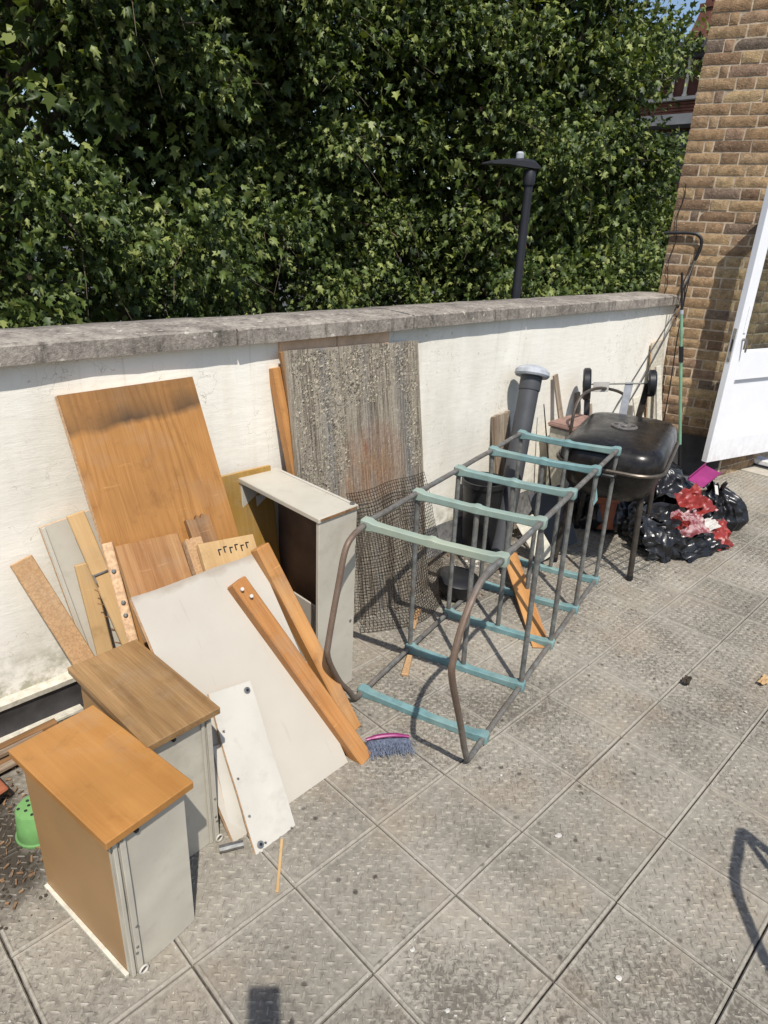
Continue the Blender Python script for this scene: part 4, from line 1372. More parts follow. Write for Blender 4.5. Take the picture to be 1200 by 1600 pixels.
# ---- dustpan brush
br = thing('hand_brush', 'grey bristled hand brush with a magenta handle lying on the tiles', 'brush', (1.30, 1.21, 0))
mb = MB()
hp = smooth([(1.235, 1.258, 0.040), (1.27, 1.238, 0.046), (1.315, 1.208, 0.046), (1.355, 1.176, 0.038)], 4)
mb.tube(hp, [0.011 if 2 < i < len(hp) - 3 else 0.008 for i in range(len(hp))], 8, flat=0.6)
mb.build('handle', M['magenta'], br)
mb = MB()
q = random.Random(5)
for i in range(900):
    t = q.random()
    o = Vector((1.245, 1.250, 0.036)).lerp(Vector((1.35, 1.180, 0.034)), t) + Vector((q.uniform(-.008, .008), q.uniform(-.008, .008), 0))
    e = o + Vector((q.gauss(-0.012, .014), q.gauss(-0.02, .014), -o.z + 0.002 + q.random() * 0.014))
    mid = o.lerp(e, 0.6) + Vector((q.gauss(0, .003), q.gauss(0, .003), 0.004))
    mb.tube([o, mid, e], 0.0008, 3)
bs = mb.build('bristles', M['bristle'], br, smooth=0)
bs['kind'] = 'stuff'
tag(stick('thin_stick', (0.706, 1.026, 0.004), (0.812, 1.150, 0.007), 0.008, 0.005, M['pine_pale'], nrm=(0, 0, 1), bevel=0.001), 'thin pale stick on the tiles below the white vinyl strip', 'stick')
al = MB().tube([(0.66, 1.232, 0.012), (0.72, 1.205, 0.012)], 0.011, 8).build('metal_ferrule', M['steel'])
tag(al, 'small metal tube end lying beside the brown topped box', 'tube')

# ---- pipe, bucket, bowl
pipe = thing('flue_pipe', 'grey flue pipe with a pale mushroom cowl leaning on the wall', 'pipe', (2.82, 1.86, 0))
a_, b_ = Vector((2.755, 1.85, 0.0)), Vector((3.062, 1.985, 0.905))
ax = (b_ - a_).normalized()
MB().lathe([(0.052, 0), (0.054, 0.03), (0.052, 0.05), (0.052, (b_ - a_).length)], 24, a_, ax).build('pipe_tube', M['pipe'], pipe)
ln = (b_ - a_).length
MB().lathe([(0.056, ln - 0.06), (0.057, ln - 0.055), (0.057, ln + 0.012), (0.05, ln + 0.014)], 24, a_, ax).build('collar', M['pipe'], pipe)
MB().lathe([(0.05, ln + 0.015), (0.086, ln + 0.012), (0.093, ln + 0.022), (0.090, ln + 0.042), (0.074, ln + 0.058), (0.045, ln + 0.068), (0.0, ln + 0.071)], 28, a_, ax).build('cowl', M['cap'], pipe)
bk = MB().lathe([(0.075, 0), (0.08, 0.01), (0.108, 0.40), (0.118, 0.405), (0.118, 0.43), (0.108, 0.431), (0.1, 0.40), (0.07, 0.02)], 24, (2.70, 1.955, 0))
tag(bk.build('bucket', M['black_plastic']), 'tall dark grey bucket standing left of the flue pipe', 'bucket')
bo = MB().lathe([(0.03, 0), (0.075, 0.015), (0.098, 0.05), (0.103, 0.095), (0.108, 0.1), (0.103, 0.104), (0.07, 0.118), (0.02, 0.124)], 28, (2.255, 1.735, 0.0), (0.05, -0.1, 1))
tag(bo.build('black_bowl', M['black_plastic']), 'round black lidded bowl on the ground behind the rack', 'bowl')
rw, w, l = board('rotten_board', (2.905, 2.085, 0.70), (3.05, 2.085, 0.705), (2.96, 2.0, 0.0), 0.02, (M['rot'], M['rot']), rough_top=0.01)
tag(rw, 'rotting pale board with brown stripes behind the flue pipe', 'board')
sk = stick('metal_stake', (3.38, 1.90, 0.0), (3.345, 2.06, 0.715), 0.018, 0.006, M['black_metal'], nrm=(-.3, -.9, 0.2), taper=0.4)
tag(sk, 'thin grey pointed stake leaning on the wall left of the barbecue', 'stake')
gb, w, l = board('grey_slate_board', (2.99, 1.86, 0.30), (3.22, 1.80, 0.325), (2.985, 1.70, 0.0), 0.008, (M['pipe'], M['pipe']))
tag(gb, 'flat dark grey board leaning low between rack and barbecue', 'board')
pb2, w, l = board('pale_offcut', (2.80, 1.79, 0.20), (2.90, 1.72, 0.20), (2.86, 1.66, 0.0), 0.012, (M['paint_trim'], M['core']))
tag(pb2, 'pale pinkish offcut standing behind the middle of the rack', 'offcut')
op, w, l = board('orange_offcut', (2.66, 1.77, 0.10), (2.74, 1.74, 0.10), (2.17, 1.23, 0.005), 0.02, (M['pine'], M['pine_old']))
tag(op, 'long orange wood offcut lying diagonally under the rack', 'offcut')
for a_, b_, lab in (((1.875, 1.657, 0.018), (2.01, 1.74, 0.02), 'split wood scrap on the tiles beside the foot of the wire mesh'), ((1.615, 1.447, 0.014), (1.72, 1.52, 0.018), 'pale wood scrap under the near end of the rack')):
    tag(stick('wood_scrap', a_, b_, 0.03, 0.014, M['chip'], nrm=(0, 0, 1), bevel=0.003, taper=0.8), lab, 'wood scrap')

# ---- barbecue
bc = Vector((3.262, 1.52, 0))
bph = R(18)
bbq = thing('barbecue', 'dark brown square barbecue with a closed rounded lid on tube legs', 'barbecue', bc)


def rrect(hx, hy, r, n=8):
    pts = []
    for cxx, cyy, a0 in ((hx - r, hy - r, 0), (-hx + r, hy - r, 90), (-hx + r, -hy + r, 180), (hx - r, -hy + r, 270)):
        for i in range(n):
            a = R(a0 + 90 * i / (n - 1))
            pts.append((cxx + r * math.cos(a), cyy + r * math.sin(a)))
    return pts


def rot(x_, y_, z_):
    return (bc.x + x_ * math.cos(bph) - y_ * math.sin(bph), bc.y + x_ * math.sin(bph) + y_ * math.cos(bph), z_)


def loft(levels, close_first=False, close_last=True):
    mb = MB()
    for hx, hy, r, z_ in levels:
        for x_, y_ in rrect(hx, hy, r):
            mb.v.append(rot(x_, y_, z_))
    for i in range(len(levels) - 1):
        for k in range(32):
            a, b = i * 32 + k, i * 32 + (k + 1) % 32
            mb.face((a, b, b + 32, a + 32))
    if close_last:
        mb.face([(len(levels) - 1) * 32 + k for k in range(32)])
    if close_first:
        mb.face([k for k in reversed(range(32))])
    return mb


HX, HY = 0.405, 0.25
loft([(HX - .002, HY - .002, .13, .602), (HX - .003, HY - .003, .13, .626), (HX - .008, HY - .008, .125, .654), (HX - .020, HY - .018, .115, .680), (HX - .042, HY - .037, .10, .697), (HX - .075, HY - .065, .085, .706), (HX - .15, HY - .12, .06, .713), (HX - .25, HY - .17, .04, .717), (.06, .05, .04, .719)]).build('lid', M['enamel'], bbq, smooth=50)
loft([(HX - .17, HY - .11, .1, .40), (HX - .09, HY - .06, .13, .43), (HX - .035, HY - .03, .125, .50), (HX - .006, HY - .006, .13, .592)], True, True).build('fire_bowl', M['enamel'], bbq, smooth=50)
MB().tube([rot(x_, y_, .5985) for x_, y_ in rrect(HX + .004, HY + .004, .135)], 0.0095, 8, closed=True).build('rim', M['rim'], bbq)
vc = rot(0.0, 0.0, 0.7192)
ve = MB().lathe([(0.066, -0.002), (0.066, 0.004), (0.060, 0.008), (0.022, 0.008), (0.02, 0.012), (0.0, 0.012)], 28, vc).build('lid_vent', plain('vent_steel', C(112, 108, 104), 0.45, 0.4, 0.3, var=0.2, scale=40).m, bbq)
for k in range(4):
    a = R(90 * k + 20)
    MB().lathe([(0.0125, 0), (0.0125, 0.001)], 12, (vc[0] + 0.042 * math.cos(a), vc[1] + 0.042 * math.sin(a), vc[2] + 0.0082)).build('vent_hole', M['black_plastic'], ve)
for sx in (-1, 1):
    for sy in (-1, 1):
        top = Vector(rot(sx * (HX - .16), sy * (HY - .08), .45))
        bot = Vector(rot(sx * (HX - .145), sy * (HY - .055), 0.0))
        MB().tube([bot, top], 0.0145, 10).build('leg', M['leg'], bbq)
        MB().tube([bot + Vector((0, 0, 0.002)), bot.lerp(top, 0.06)], 0.0165, 10).build('foot_cap', M['black_plastic'], bbq)
        MB().lathe([(0.006, 0), (0.006, 0.006), (0.003, 0.008)], 8, top.lerp(bot, 0.06) + Vector((0, -0.013, 0)), (0, -1, 0)).build('bolt', M['steel'], bbq)
MB().tube([rot(-HX - .01, -.05, .585), rot(-HX - .035, -.045, .585), rot(-HX - .045, 0.0, .588), rot(-HX - .035, .045, .585), rot(-HX - .01, .05, .585)], 0.009, 8).build('side_handle', M['black_metal'], bbq)
mb = MB()
for i in range(9):
    y_ = -0.16 + 0.04 * i
    mb.tube([(3.05 + 0.06 * math.sin(i), 1.47 + y_ * 1.2, 0.012 + 0.004 * (i % 2)), (3.47, 1.44 + y_ * 1.2, 0.02)], 0.0018, 5)
for i in range(6):
    mb.tube([(3.10 + i * 0.065, 1.22 + 0.02 * (i % 2), 0.009), (3.09 + i * 0.065, 1.72, 0.015)], 0.0018, 5)
tag(mb.build('wire_rack', M['steel'], smooth=0), 'wire grill rack lying on the tiles at the barbecue legs', 'wire rack')
tp = thing('terracotta_pot', 'terracotta pot tipped over beneath the barbecue', 'pot', (3.52, 1.66, 0.0))
MB().lathe([(0.05, 0), (0.075, 0.15), (0.085, 0.151), (0.085, 0.185), (0.076, 0.186), (0.07, 0.15), (0.045, 0.012)], 20, (3.50, 1.63, 0.03), (0.25, 0.3, 0.9)).build('pot_body', M['terracotta'], tp)
tray = thing('faded_tub', 'faded pinkish brown plastic tub behind the left of the barbecue', 'tub', (3.56, 1.97, 0))
MB().hexa([(3.44, 1.90, 0), (3.66, 1.92, 0), (3.66, 2.03, 0), (3.44, 2.02, 0), (3.40, 1.875, .58), (3.70, 1.89, .58), (3.70, 2.05, .58), (3.40, 2.04, .58)]).build('tub_body', M['paint_trim'], tray, 0.01)
MB().hexa([(3.385, 1.865, .582), (3.72, 1.88, .582), (3.72, 2.06, .582), (3.385, 2.05, .582), (3.39, 1.87, .61), (3.715, 1.885, .61), (3.715, 2.055, .61), (3.39, 2.045, .61)]).build('tub_rim', M['pinkbrown'], tray, 0.008, 2)

# ---- upturned trolley behind the barbecue
tr_ = thing('upturned_trolley', 'upturned two wheeled trolley frame with a curved handle behind the barbecue', 'trolley', (4.0, 1.95, 0))
A_, B_ = Vector((3.69, 2.0, 0.80)), Vector((3.875, 1.69, 0.84))
axd = (B_ - A_).normalized()
MB().tube([A_ - axd * .02, B_ + axd * .02], 0.005, 8).build('axle', M['steel'], tr_)
for c_, rr in ((A_, 0.096), (B_, 0.078)):
    wh = MB().lathe([(0.03, -0.02), (rr * .7, -0.018), (rr * .74, -0.022), (rr - .010, -0.023), (rr, -0.014), (rr, 0.014), (rr - .010, 0.023), (rr * .74, 0.022), (rr * .7, 0.018), (0.03, 0.02)], 28, c_, axd).build('wheel', M['black_plastic'], tr_)
    MB().lathe([(0.018, -0.025), (0.018, 0.025)], 12, c_, axd).build('hub', M['pipe'], wh)
MB().tube(smooth([(3.42, 1.88, 0.30), (3.39, 1.89, 0.60), (3.42, 1.90, 0.72), (3.49, 1.90, 0.785), (3.64, 1.90, 0.80), (3.84, 1.90, 0.765), (3.99, 1.90, 0.715), (4.055, 1.90, 0.65), (4.03, 1.90, 0.50), (4.0, 1.89, 0.25)], 5), 0.0092, 8).build('handle', M['rim'], tr_)


def strap(p_, q_, w_, t_, mt):
    p_, q_ = Vector(p_), Vector(q_)
    o_ = axd * (w_ / 2)
    tt = axd.cross(q_ - p_).normalized() * t_
    MB().pbox(p_ - o_, axd * w_, q_ - p_, tt).build('side_plate', mt, tr_, 0.002)


strap(A_ + axd * 0.0 + Vector((0.01, 0, 0.0)), (3.80, 1.99, 0.30), 0.035, 0.01, M['pipe'])
strap(A_.lerp(B_, 0.66) + Vector((0, 0, 0.01)), (3.79, 1.80, 0.30), 0.045, 0.006, M['cap'])
strap(A_.lerp(B_, 0.95) + Vector((0, 0, 0.0)), (3.77, 1.71, 0.30), 0.035, 0.03, M['wire'])
LBo = A_.lerp(B_, 0.1) + Vector((-.012, -.008, -0.045))
MB().pbox(LBo, axd * 0.09, Vector((0.003, 0.002, 0)), (0, 0, 0.06)).build('paper_label', M['white_card'], tr_, 0.0)
MB().pbox(LBo + axd * 0.015 + Vector((-.002, -.0013, .018)), axd * 0.05, Vector((0.001, 0.0007, 0)), (0, 0, 0.012)).build('label_print', M['black_metal'], tr_, 0)
for a_, b_, w_, lab in (((3.66, 1.93, 0.0), (3.47, 2.085, 0.865), 0.045, 'rust stained white slat left of the trolley wheel'), ((3.86, 1.99, 0.0), (3.775, 2.095, 0.72), 0.05, 'rotten white slat standing between the trolley wheels'), ((4.02, 2.0, 0.0), (3.965, 2.1, 0.62), 0.04, 'short rotten slat right of the label')):
    tag(stick('rotten_batten', a_, b_, w_, 0.012, M['rot'], nrm=(-.1, -.98, 0.15), bevel=0.001, taper=0.85), lab, 'batten')

hk = MB().tube(smooth([(3.33, 1.86, 0.40), (3.31, 1.86, 0.52), (3.33, 1.86, 0.555), (3.37, 1.86, 0.55), (3.385, 1.86, 0.50), (3.42, 1.86, 0.53), (3.45, 1.86, 0.50)], 5), 0.008, 8)
tag(hk.build('plastic_hook', plain('dark_red_plastic', C(98, 40, 44), 0.5).m), 'curled dark red plastic hook between the stake and the barbecue', 'hook')
# ---- things in the corner
gc, w, l = board('corner_panel', (4.665, 2.085, 0.955), (4.88, 2.085, 0.90), (4.74, 1.99, 0.0), 0.012, (M['paint_trim'], M['core']), bevel=0.001)
tag(gc, 'cream panel leaning in the corner beside the brick wall', 'panel')
gc2 = stick('cream_slat', (4.78, 1.88, 0.0), (4.72, 2.03, 0.80), 0.05, 0.018, M['paint_trim'], nrm=(-.3, -.9, 0.2), bevel=0.002)
tag(gc2, 'narrow cream slat in front of the corner panel', 'slat')
gc3 = stick('cream_slat', (4.60, 1.90, 0.0), (4.54, 2.06, 0.60), 0.09, 0.014, M['paint_trim'], nrm=(-.2, -.9, 0.2), bevel=0.002)
tag(gc3, 'short wide cream slat below the right trolley wheel', 'slat')
po = thing('telescopic_pole', 'pale green telescopic pole with a black collar standing by the brick wall', 'pole', (4.93, 1.82, 0))
P0, P1 = Vector((4.925, 1.80, 0.0)), Vector((4.795, 2.035, 1.42))
pt = lambda t: P0.lerp(P1, t)
MB().tube([pt(0.17), pt(0.585)], 0.0115, 12).build('lower_tube', M['green_pole'], po)
MB().tube([pt(0.585), pt(0.66)], 0.0165, 12).build('collar', M['black_plastic'], po)
MB().tube([pt(0.66), pt(0.81)], 0.010, 12).build('upper_tube', M['green_pole'], po)
MB().tube([pt(0.81), pt(0.83)], 0.013, 10).build('end_cap', M['cap'], po)
MB().tube([pt(0.83), pt(1.0)], 0.008, 10).build('tip_rod', M['black_metal'], po)
MB().tube([pt(0.0), pt(0.17)], 0.014, 12).build('foot_grip', M['black_plastic'], po)
cd = thing('bent_conduit', 'black bent conduit on the brick wall corner with thin cables hanging down to the left', 'conduit', (4.95, 2.1, 1.5))
MB().tube(smooth([(4.900, 2.26, 1.660), (4.914, 2.219, 1.663), (4.948, 2.114, 1.667), (4.967, 2.054, 1.658), (4.976, 2.024, 1.625), (4.976, 2.021, 1.566), (4.968, 2.036, 1.500)], 5), 0.0105, 10).build('conduit_pipe', M['black_metal'], cd)
for pts_ in ([(4.968, 2.036, 1.50), (4.90, 2.03, 1.39), (4.865, 2.03, 1.33), (4.835, 2.03, 1.20), (4.60, 2.03, 0.975), (4.327, 2.03, 0.72), (4.164, 2.03, 0.569), (3.98, 2.0, 0.35)],
             [(4.970, 2.036, 1.50), (4.915, 2.03, 1.39), (4.885, 2.03, 1.32), (4.893, 2.03, 1.20), (4.70, 2.03, 0.965), (4.472, 2.03, 0.702), (4.211, 2.03, 0.44), (4.1, 2.0, 0.25)],
             [(4.966, 2.036, 1.50), (4.92, 2.03, 1.36), (4.915, 2.03, 1.19), (4.93, 2.03, 0.95), (4.95, 2.02, 0.64), (4.93, 2.0, 0.2)]):
    MB().tube(smooth(pts_, 5), 0.0042, 6).build('cable', M['black_metal'], cd)


# ---- bin bags and rubbish
def sheet(name, c, ex, ey, seed, mat, amp=0.03, n=22, floor=True):
    c, ex, ey = Vector(c), Vector(ex), Vector(ey)
    nz = ex.cross(ey).normalized()
    sd = Vector((seed * 2.3, seed * 4.1, seed))

    def f(u, v):
        a, b = u - .5, v - .5
        rr = 1.0 + 0.25 * noise.noise(Vector((a * 3, b * 3, 0)) + sd)
        p_ = c + ex * a * rr + ey * b * rr
        k = noise.noise(Vector((a * 2.2, b * 2.2, 1)) + sd) + 0.9 * (0.4 - abs(noise.noise(Vector((a * 4.5, b * 4.5, 5)) + sd))) + 0.35 * (0.4 - abs(noise.noise(Vector((a * 10, b * 10, 9)) + sd)))
        p_ += nz * amp * k * 1.6
        p_ += noise.noise_vector(Vector((a * 5, b * 5, 3)) + sd) * amp * 0.4
        if floor:
            p_.z = max(p_.z, 0.004 + 0.002 * noise.noise(p_ * 40))
        return p_
    mb = MB().grid(f, n, n)
    return mb.build(name, mat, smooth=32, origin=tuple(c))


def bag(name, c, rx, ry, h, seed, is_open, lean=(0, 0)):
    sd = Vector((seed * 3.7, seed * 1.9, seed * 0.7))
    prof = [(0.0, 0.86), (0.06, 0.98), (0.25, 1.06), (0.5, 1.0), (0.72, 0.82), (0.88, 0.66), (1.0, 0.72)] if is_open else [(0.0, 0.84), (0.06, 0.98), (0.25, 1.06), (0.5, 0.98), (0.7, 0.72), (0.82, 0.42), (0.88, 0.2), (0.905, 0.14), (0.94, 0.2), (1.0, 0.34)]

    def pr_(v):
        for (a, ra), (b, rb) in zip(prof, prof[1:]):
            if v <= b:
                t = (v - a) / (b - a)
                t = t * t * (3 - 2 * t)
                return ra + (rb - ra) * t
        return prof[-1][1]

    def f(u, v):
        a = u * 2 * math.pi
        ca_, sa_ = math.cos(a), math.sin(a)
        d = Vector((ca_, sa_, 0))
        tw = d * 1.0 + Vector((0, 0, v * 0.9))
        ple = 0.33 - abs(noise.noise(Vector((ca_ * 2.6, sa_ * 2.6, v * 0.7)) + sd))
        ple2 = 0.33 - abs(noise.noise(Vector((ca_ * 6.5, sa_ * 6.5, v * 1.4)) + sd * 2))
        dent = noise.noise(Vector((ca_ * 1.3, sa_ * 1.3, v * 2.2)) + sd)
        cr = 0.33 - abs(noise.noise(Vector((ca_ * 3.2, sa_ * 3.2, v * 5.0)) + sd * 3))
        k = pr_(v) * (1 + 0.22 * dent + (0.16 + 0.3 * v) * ple + (0.05 + 0.16 * v) * ple2 + 0.10 * cr)
        sag = 1 + 0.16 * noise.noise(Vector((ca_ * 1.1, sa_ * 1.1, 7)) + sd)
        z_ = h * (v + (0.16 * noise.noise(Vector((ca_ * 2.4, sa_ * 2.4, 3)) + sd) * v)) * sag + 0.018 * cr
        if is_open and v > 0.85:
            z_ -= h * 0.5 * (v - 0.85) / 0.15 * max(0.0, 0.5 + noise.noise(Vector((ca_ * 1.7, sa_ * 1.7, 9)) + sd))
            k += (v - 0.85) * 1.3
        return Vector((c[0] + d.x * rx * k + lean[0] * v * v, c[1] + d.y * ry * k + lean[1] * v * v, max(z_, 0.003)))
    mb = MB().grid(f, 120, 44)
    if is_open:
        mb.grid(lambda u, v: Vector((c[0] + math.cos(u * 6.2832) * rx * 0.62 * (1 - v), c[1] + math.sin(u * 6.2832) * ry * 0.62 * (1 - v), h * (0.72 - 0.25 * v) + 0.02 * noise.noise(Vector((u * 8, v * 4, seed))))), 40, 8)
    return mb.build(name, M['bag'], smooth=55, origin=(c[0], c[1], 0))


tag(bag('bin_bag', (3.72, 1.40), 0.25, 0.18, 0.235, 1, True), 'big open black bin bag spilling red packaging', 'bin bag')
tag(bag('bin_bag', (4.21, 1.255), 0.17, 0.145, 0.25, 2, False, (-.05, .04)), 'rounded black bin bag at the right end of the heap', 'bin bag')
tag(bag('bin_bag', (4.20, 1.62), 0.25, 0.17, 0.31, 3, False, (-.08, .02)), 'black bin bag behind the magenta dustpan under the door', 'bin bag')
tag(bag('bin_bag', (3.66, 1.72), 0.2, 0.17, 0.3, 4, False), 'black bin bag in the shade behind the barbecue legs', 'bin bag')
tag(bag('bin_bag', (4.60, 1.82), 0.2, 0.12, 0.2, 6, False), 'black bin bag at the foot of the green pole', 'bin bag')
tag(sheet('bag_flap', (3.45, 1.27, 0.10), (0.20, -0.12, -0.03), (0.02, 0.09, 0.21), 5, M['bag'], 0.024), 'loose black bag flap hanging open towards the barbecue leg', 'bag flap')
tag(sheet('bag_flap', (3.68, 1.17, 0.055), (0.34, -0.08, 0.02), (-0.02, 0.16, 0.10), 8, M['bag'], 0.026), 'torn black bag skirt spread on the tiles below the red packaging', 'bag flap')
tag(sheet('red_wrapper', (3.87, 1.30, 0.215), (0.22, -0.03, 0.03), (0.02, 0.15, 0.11), 11, M['red_pack'], 0.026), 'crumpled red wrapper on top of the open bag', 'wrapper')
tag(sheet('red_wrapper', (3.88, 1.12, 0.07), (0.15, -0.05, -0.01), (0.03, 0.10, 0.13), 12, M['red_pack'], 0.02), 'torn red wrapper sagging onto the tiles in front of the bags', 'wrapper')
tag(sheet('printed_wrapper', (3.64, 1.22, 0.17), (0.20, -0.05, 0.0), (0.03, 0.13, 0.09), 13, M['print'], 0.024), 'pink and white printed wrapper in the mouth of the open bag', 'wrapper')
tag(sheet('white_packet', (3.78, 1.17, 0.135), (0.16, -0.03, 0.02), (0.01, 0.06, 0.04), 14, M['white_card'], 0.012), 'long white packet among the red wrappers', 'packet')
tag(sheet('red_wrapper', (3.56, 1.25, 0.185), (0.09, -0.02, 0.02), (0.02, 0.06, 0.05), 15, M['red_pack'], 0.03), 'small rolled red wrapper at the left of the printed one', 'wrapper')
tag(stick('white_tag', (4.06, 1.245, 0.235), (4.10, 1.275, 0.275), 0.022, 0.003, M['white_card'], nrm=(-.3, -.7, 0.6), bevel=0), 'small bright white tag on the right black bag', 'tag')
dp = thing('dustpan', 'magenta dustpan lying on the black bags below the door', 'dustpan', (4.05, 1.42, 0.29))
m = Matrix.Translation((4.24, 1.40, 0.262)) @ Matrix.Rotation(R(-4), 4, 'Z') @ Matrix.Rotation(R(-16), 4, 'Y') @ Matrix.Rotation(R(14), 4, 'X')
mb = MB().box(-0.105, 0.105, -0.05, 0.05, 0, 0.004)
link('pan', mb.mesh('pan', M['magenta'], 0.001), dp, m)
mb = MB().box(-0.105, 0.105, 0.0505, 0.055, 0, 0.025).box(-0.105, 0.105, -0.055, -0.0505, 0, 0.016)
link('pan_wall', mb.mesh('pan_wall', M['magenta'], 0.001), dp, m)

# ---- left corner rubbish
pot = thing('lime_pot', 'upturned lime green plastic pot with drainage holes beside the orange topped box', 'pot', (0.318, 1.625, 0))
PC = (0.325, 1.63, 0)
MB().lathe([(0.060, 0), (0.060, 0.006), (0.055, 0.008), (0.0485, 0.092), (0.0455, 0.096), (0.0, 0.0962)], 28, PC).build('pot_body', M['lime'], pot)
for k in range(11):
    a = k * 2.4
    rr = 0.011 + 0.0031 * k
    MB().lathe([(0.0045, 0.0), (0.0045, 0.0008)], 10, (PC[0] + rr * math.cos(a), PC[1] + rr * math.sin(a), 0.0964)).build('drain_hole', M['black_plastic'], pot)
dish = MB().hexa([(0.05, 1.72, 0.0), (0.27, 1.80, 0), (0.25, 1.92, 0), (0.03, 1.84, 0), (0.045, 1.715, .05), (0.30, 1.79, .05), (0.28, 1.925, .05), (0.02, 1.85, .05)])
dsh = tag(dish.build('clay_trough', M['black_plastic'], bevel=0.006), 'dark trough with a clay coloured rim at the left edge', 'trough')
MB().hexa([(0.04, 1.71, 0.0505), (0.305, 1.785, .0505), (0.285, 1.93, .0505), (0.015, 1.855, .0505), (0.045, 1.715, .062), (0.30, 1.79, .062), (0.28, 1.925, .062), (0.02, 1.85, .062)]).build('clay_rim', M['terracotta'], dsh, 0.004)
labs = ['pale floor strip lying along the foot of the wall at the far left', 'dark cracked slat nearest the wall in the left corner', 'bleached slat in the left corner, second from the wall',
        'brown slat in the left corner between two bleached ones', 'long bleached slat in the left corner farthest from the wall']
for i, (a_, b_, w_, mt) in enumerate((((0.10, 2.065, 0.012), (0.62, 2.07, 0.012), 0.035, M['paint_trim']), ((0.05, 2.02, 0.012), (0.52, 2.03, 0.03), 0.03, M['pine_old']), ((0.0, 1.985, 0.014), (0.47, 1.995, 0.03), 0.028, M['rot']),
                                     ((0.02, 1.95, 0.012), (0.45, 1.955, 0.02), 0.035, M['pine_old']), ((-0.05, 1.90, 0.012), (0.42, 1.93, 0.03), 0.025, M['rot']))):
    tag(stick('floor_slat', a_, b_, w_, 0.011, mt, nrm=(0, 0.05, 1), bevel=0.001), labs[i], 'slat')
q = random.Random(11)
mb = MB()
for i in range(420):
    if i < 260:
        x_, y_ = q.uniform(-0.15, 0.36), q.uniform(1.42, 2.02)
        if x_ > 0.30 and y_ < 1.5:
            continue
    else:
        x_, y_ = q.uniform(1.5, 3.6), 2.06 - abs(q.gauss(0, 0.16))
    l_, w_ = q.uniform(0.006, 0.022), q.uniform(0.002, 0.006)
    a = q.uniform(0, 6.28)
    mb.pbox((x_, y_, 0.001), (l_ * math.cos(a), l_ * math.sin(a), q.uniform(0, .006)), (-w_ * math.sin(a), w_ * math.cos(a), 0), (0, 0, q.uniform(0.002, 0.005)))
tag(mb.build('wood_debris', M['chipwood'], smooth=0), 'brown wood chips and dry bits scattered near the wall', 'debris', kind='stuff')
mb = MB()
for i in range(700):
    x_, y_ = q.gauss(0.14, 0.12), q.gauss(1.66, 0.15)
    if x_ > 0.31 or y_ > 2.03:
        continue
    s_ = q.uniform(0.0015, 0.006)
    mb.lathe([(s_, 0), (s_ * 0.9, s_ * 0.4), (s_ * .2, s_ * 0.6)], 5, (x_, y_, 0.0), (q.uniform(-.4, .4), q.uniform(-.4, .4), 1))
tag(mb.build('soil_crumbs', M['soil'], smooth=0), 'dark soil crumbs spilled round the lime green pot', 'soil', kind='stuff')
mb = MB()
spots = [(1.413, 0.626, .013), (0.857, 0.681, .010), (1.167, 0.304, .010), (0.815, 0.533, .008), (1.041, 0.62, .006), (0.9, 0.926, .006), (2.43, 0.458, .008)]
for i in range(150):
    spots.append((q.uniform(0.2, 3.4), q.uniform(0.1, 1.5), abs(q.gauss(0.0, 0.0016)) + 0.0009))
for i in range(160):
    spots.append((q.gauss(3.15, 0.14), q.gauss(1.33, 0.07), abs(q.gauss(0, 0.003)) + 0.0012))
for i in range(120):
    spots.append((q.uniform(1.8, 3.2), 1.98 - abs(q.gauss(0, 0.12)), abs(q.gauss(0, 0.006)) + 0.002))
for x_, y_, s_ in spots:
    b = len(mb.v)
    k_ = 9
    for i in range(k_):
        a = 6.283 * i / k_
        rr = s_ * q.uniform(0.45, 1.1)
        mb.v.append((x_ + rr * math.cos(a), y_ + rr * math.sin(a) * .8, 0.0014 + q.uniform(0, 0.0015)))
    mb.v.append((x_, y_, 0.004))
    for i in range(k_):
        mb.face((b + i, b + (i + 1) % k_, b + k_))
tag(mb.build('paint_flakes', M['flakewhite'], smooth=0), 'white paint flakes and specks scattered on the tiles', 'flakes', kind='stuff')
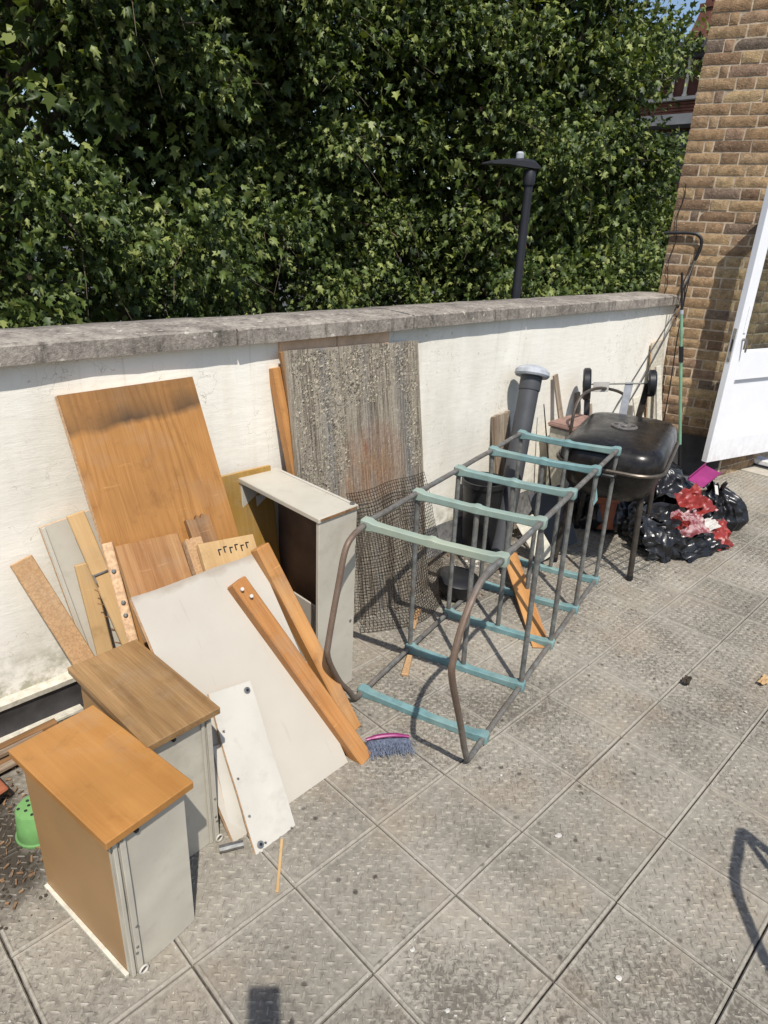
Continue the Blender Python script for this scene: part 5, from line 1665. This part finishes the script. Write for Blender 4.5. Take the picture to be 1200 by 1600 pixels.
dl = sheet('dry_leaf', (2.432, 0.684, 0.012), (0.05, 0.01, 0), (0.0, 0.03, 0), 21, M['soil'], 0.012, 8)
tag(dl, 'small dark dry leaf curled on the open tiles', 'leaf')
wp = sheet('wood_splinter', (2.68, 0.475, 0.012), (0.07, 0.0, 0), (0.0, 0.03, 0), 23, M['pine_pale'], 0.006, 8)
tag(wp, 'pale wood splinter on the tiles at the right edge', 'splinter')

# ---- what throws the two shadows at the bottom of the view
ph = link('mobile_phone', None, None, Mc)
tag(ph, 'dark mobile phone whose shadow falls at the bottom edge of the view', 'phone')
link('phone_body', MB().box(-0.037, 0.037, -0.135, 0.018, 0.012, 0.021).mesh('phone_body', M['black_plastic'], 0.003, 2), ph, Mc)
chr_ = thing('shadow_chair', 'dark tube framed chair form added unseen beyond the right edge to cast a looped shadow', 'chair', (1.55, -0.55, 0))  # added unseen caster, chair form assumed, arm tubes bent to throw the looped shadow
MB().tube(smooth([(1.24, -0.38, 0.45), (1.20, -0.35, 0.74), (1.29, -0.27, 0.80), (1.38, -0.212, 0.81), (1.48, -0.185, 0.81), (1.569, -0.16, 0.80), (1.565, -0.20, 0.80), (1.553, -0.25, 0.79), (1.53, -0.36, 0.72), (1.50, -0.52, 0.45)], 4), 0.0145, 10).build('arm_loop', M['black_metal'], chr_)
MB().tube([(1.569, -0.16, 0.80), (1.50, -0.25, 0.76), (1.40, -0.40, 0.6)], 0.010, 8).build('arm_brace', M['black_metal'], chr_)
MB().pbox((1.22, -0.86, 0.43), (0.44, 0.0, 0), (0, 0.42, 0), (0, 0, 0.022)).build('seat', M['black_plastic'], chr_, 0.006)
MB().pbox((1.22, -0.90, 0.50), (0.44, 0.0, 0), (0, -0.10, 0.36), (0, 0.02, 0.006)).build('backrest', M['black_plastic'], chr_, 0.006)
for x_, y_ in ((1.24, -0.46), (1.64, -0.46), (1.24, -0.84), (1.64, -0.84)):
    MB().tube([(x_, y_, 0), (x_, y_, 0.43)], 0.012, 8).build('leg', M['black_metal'], chr_)
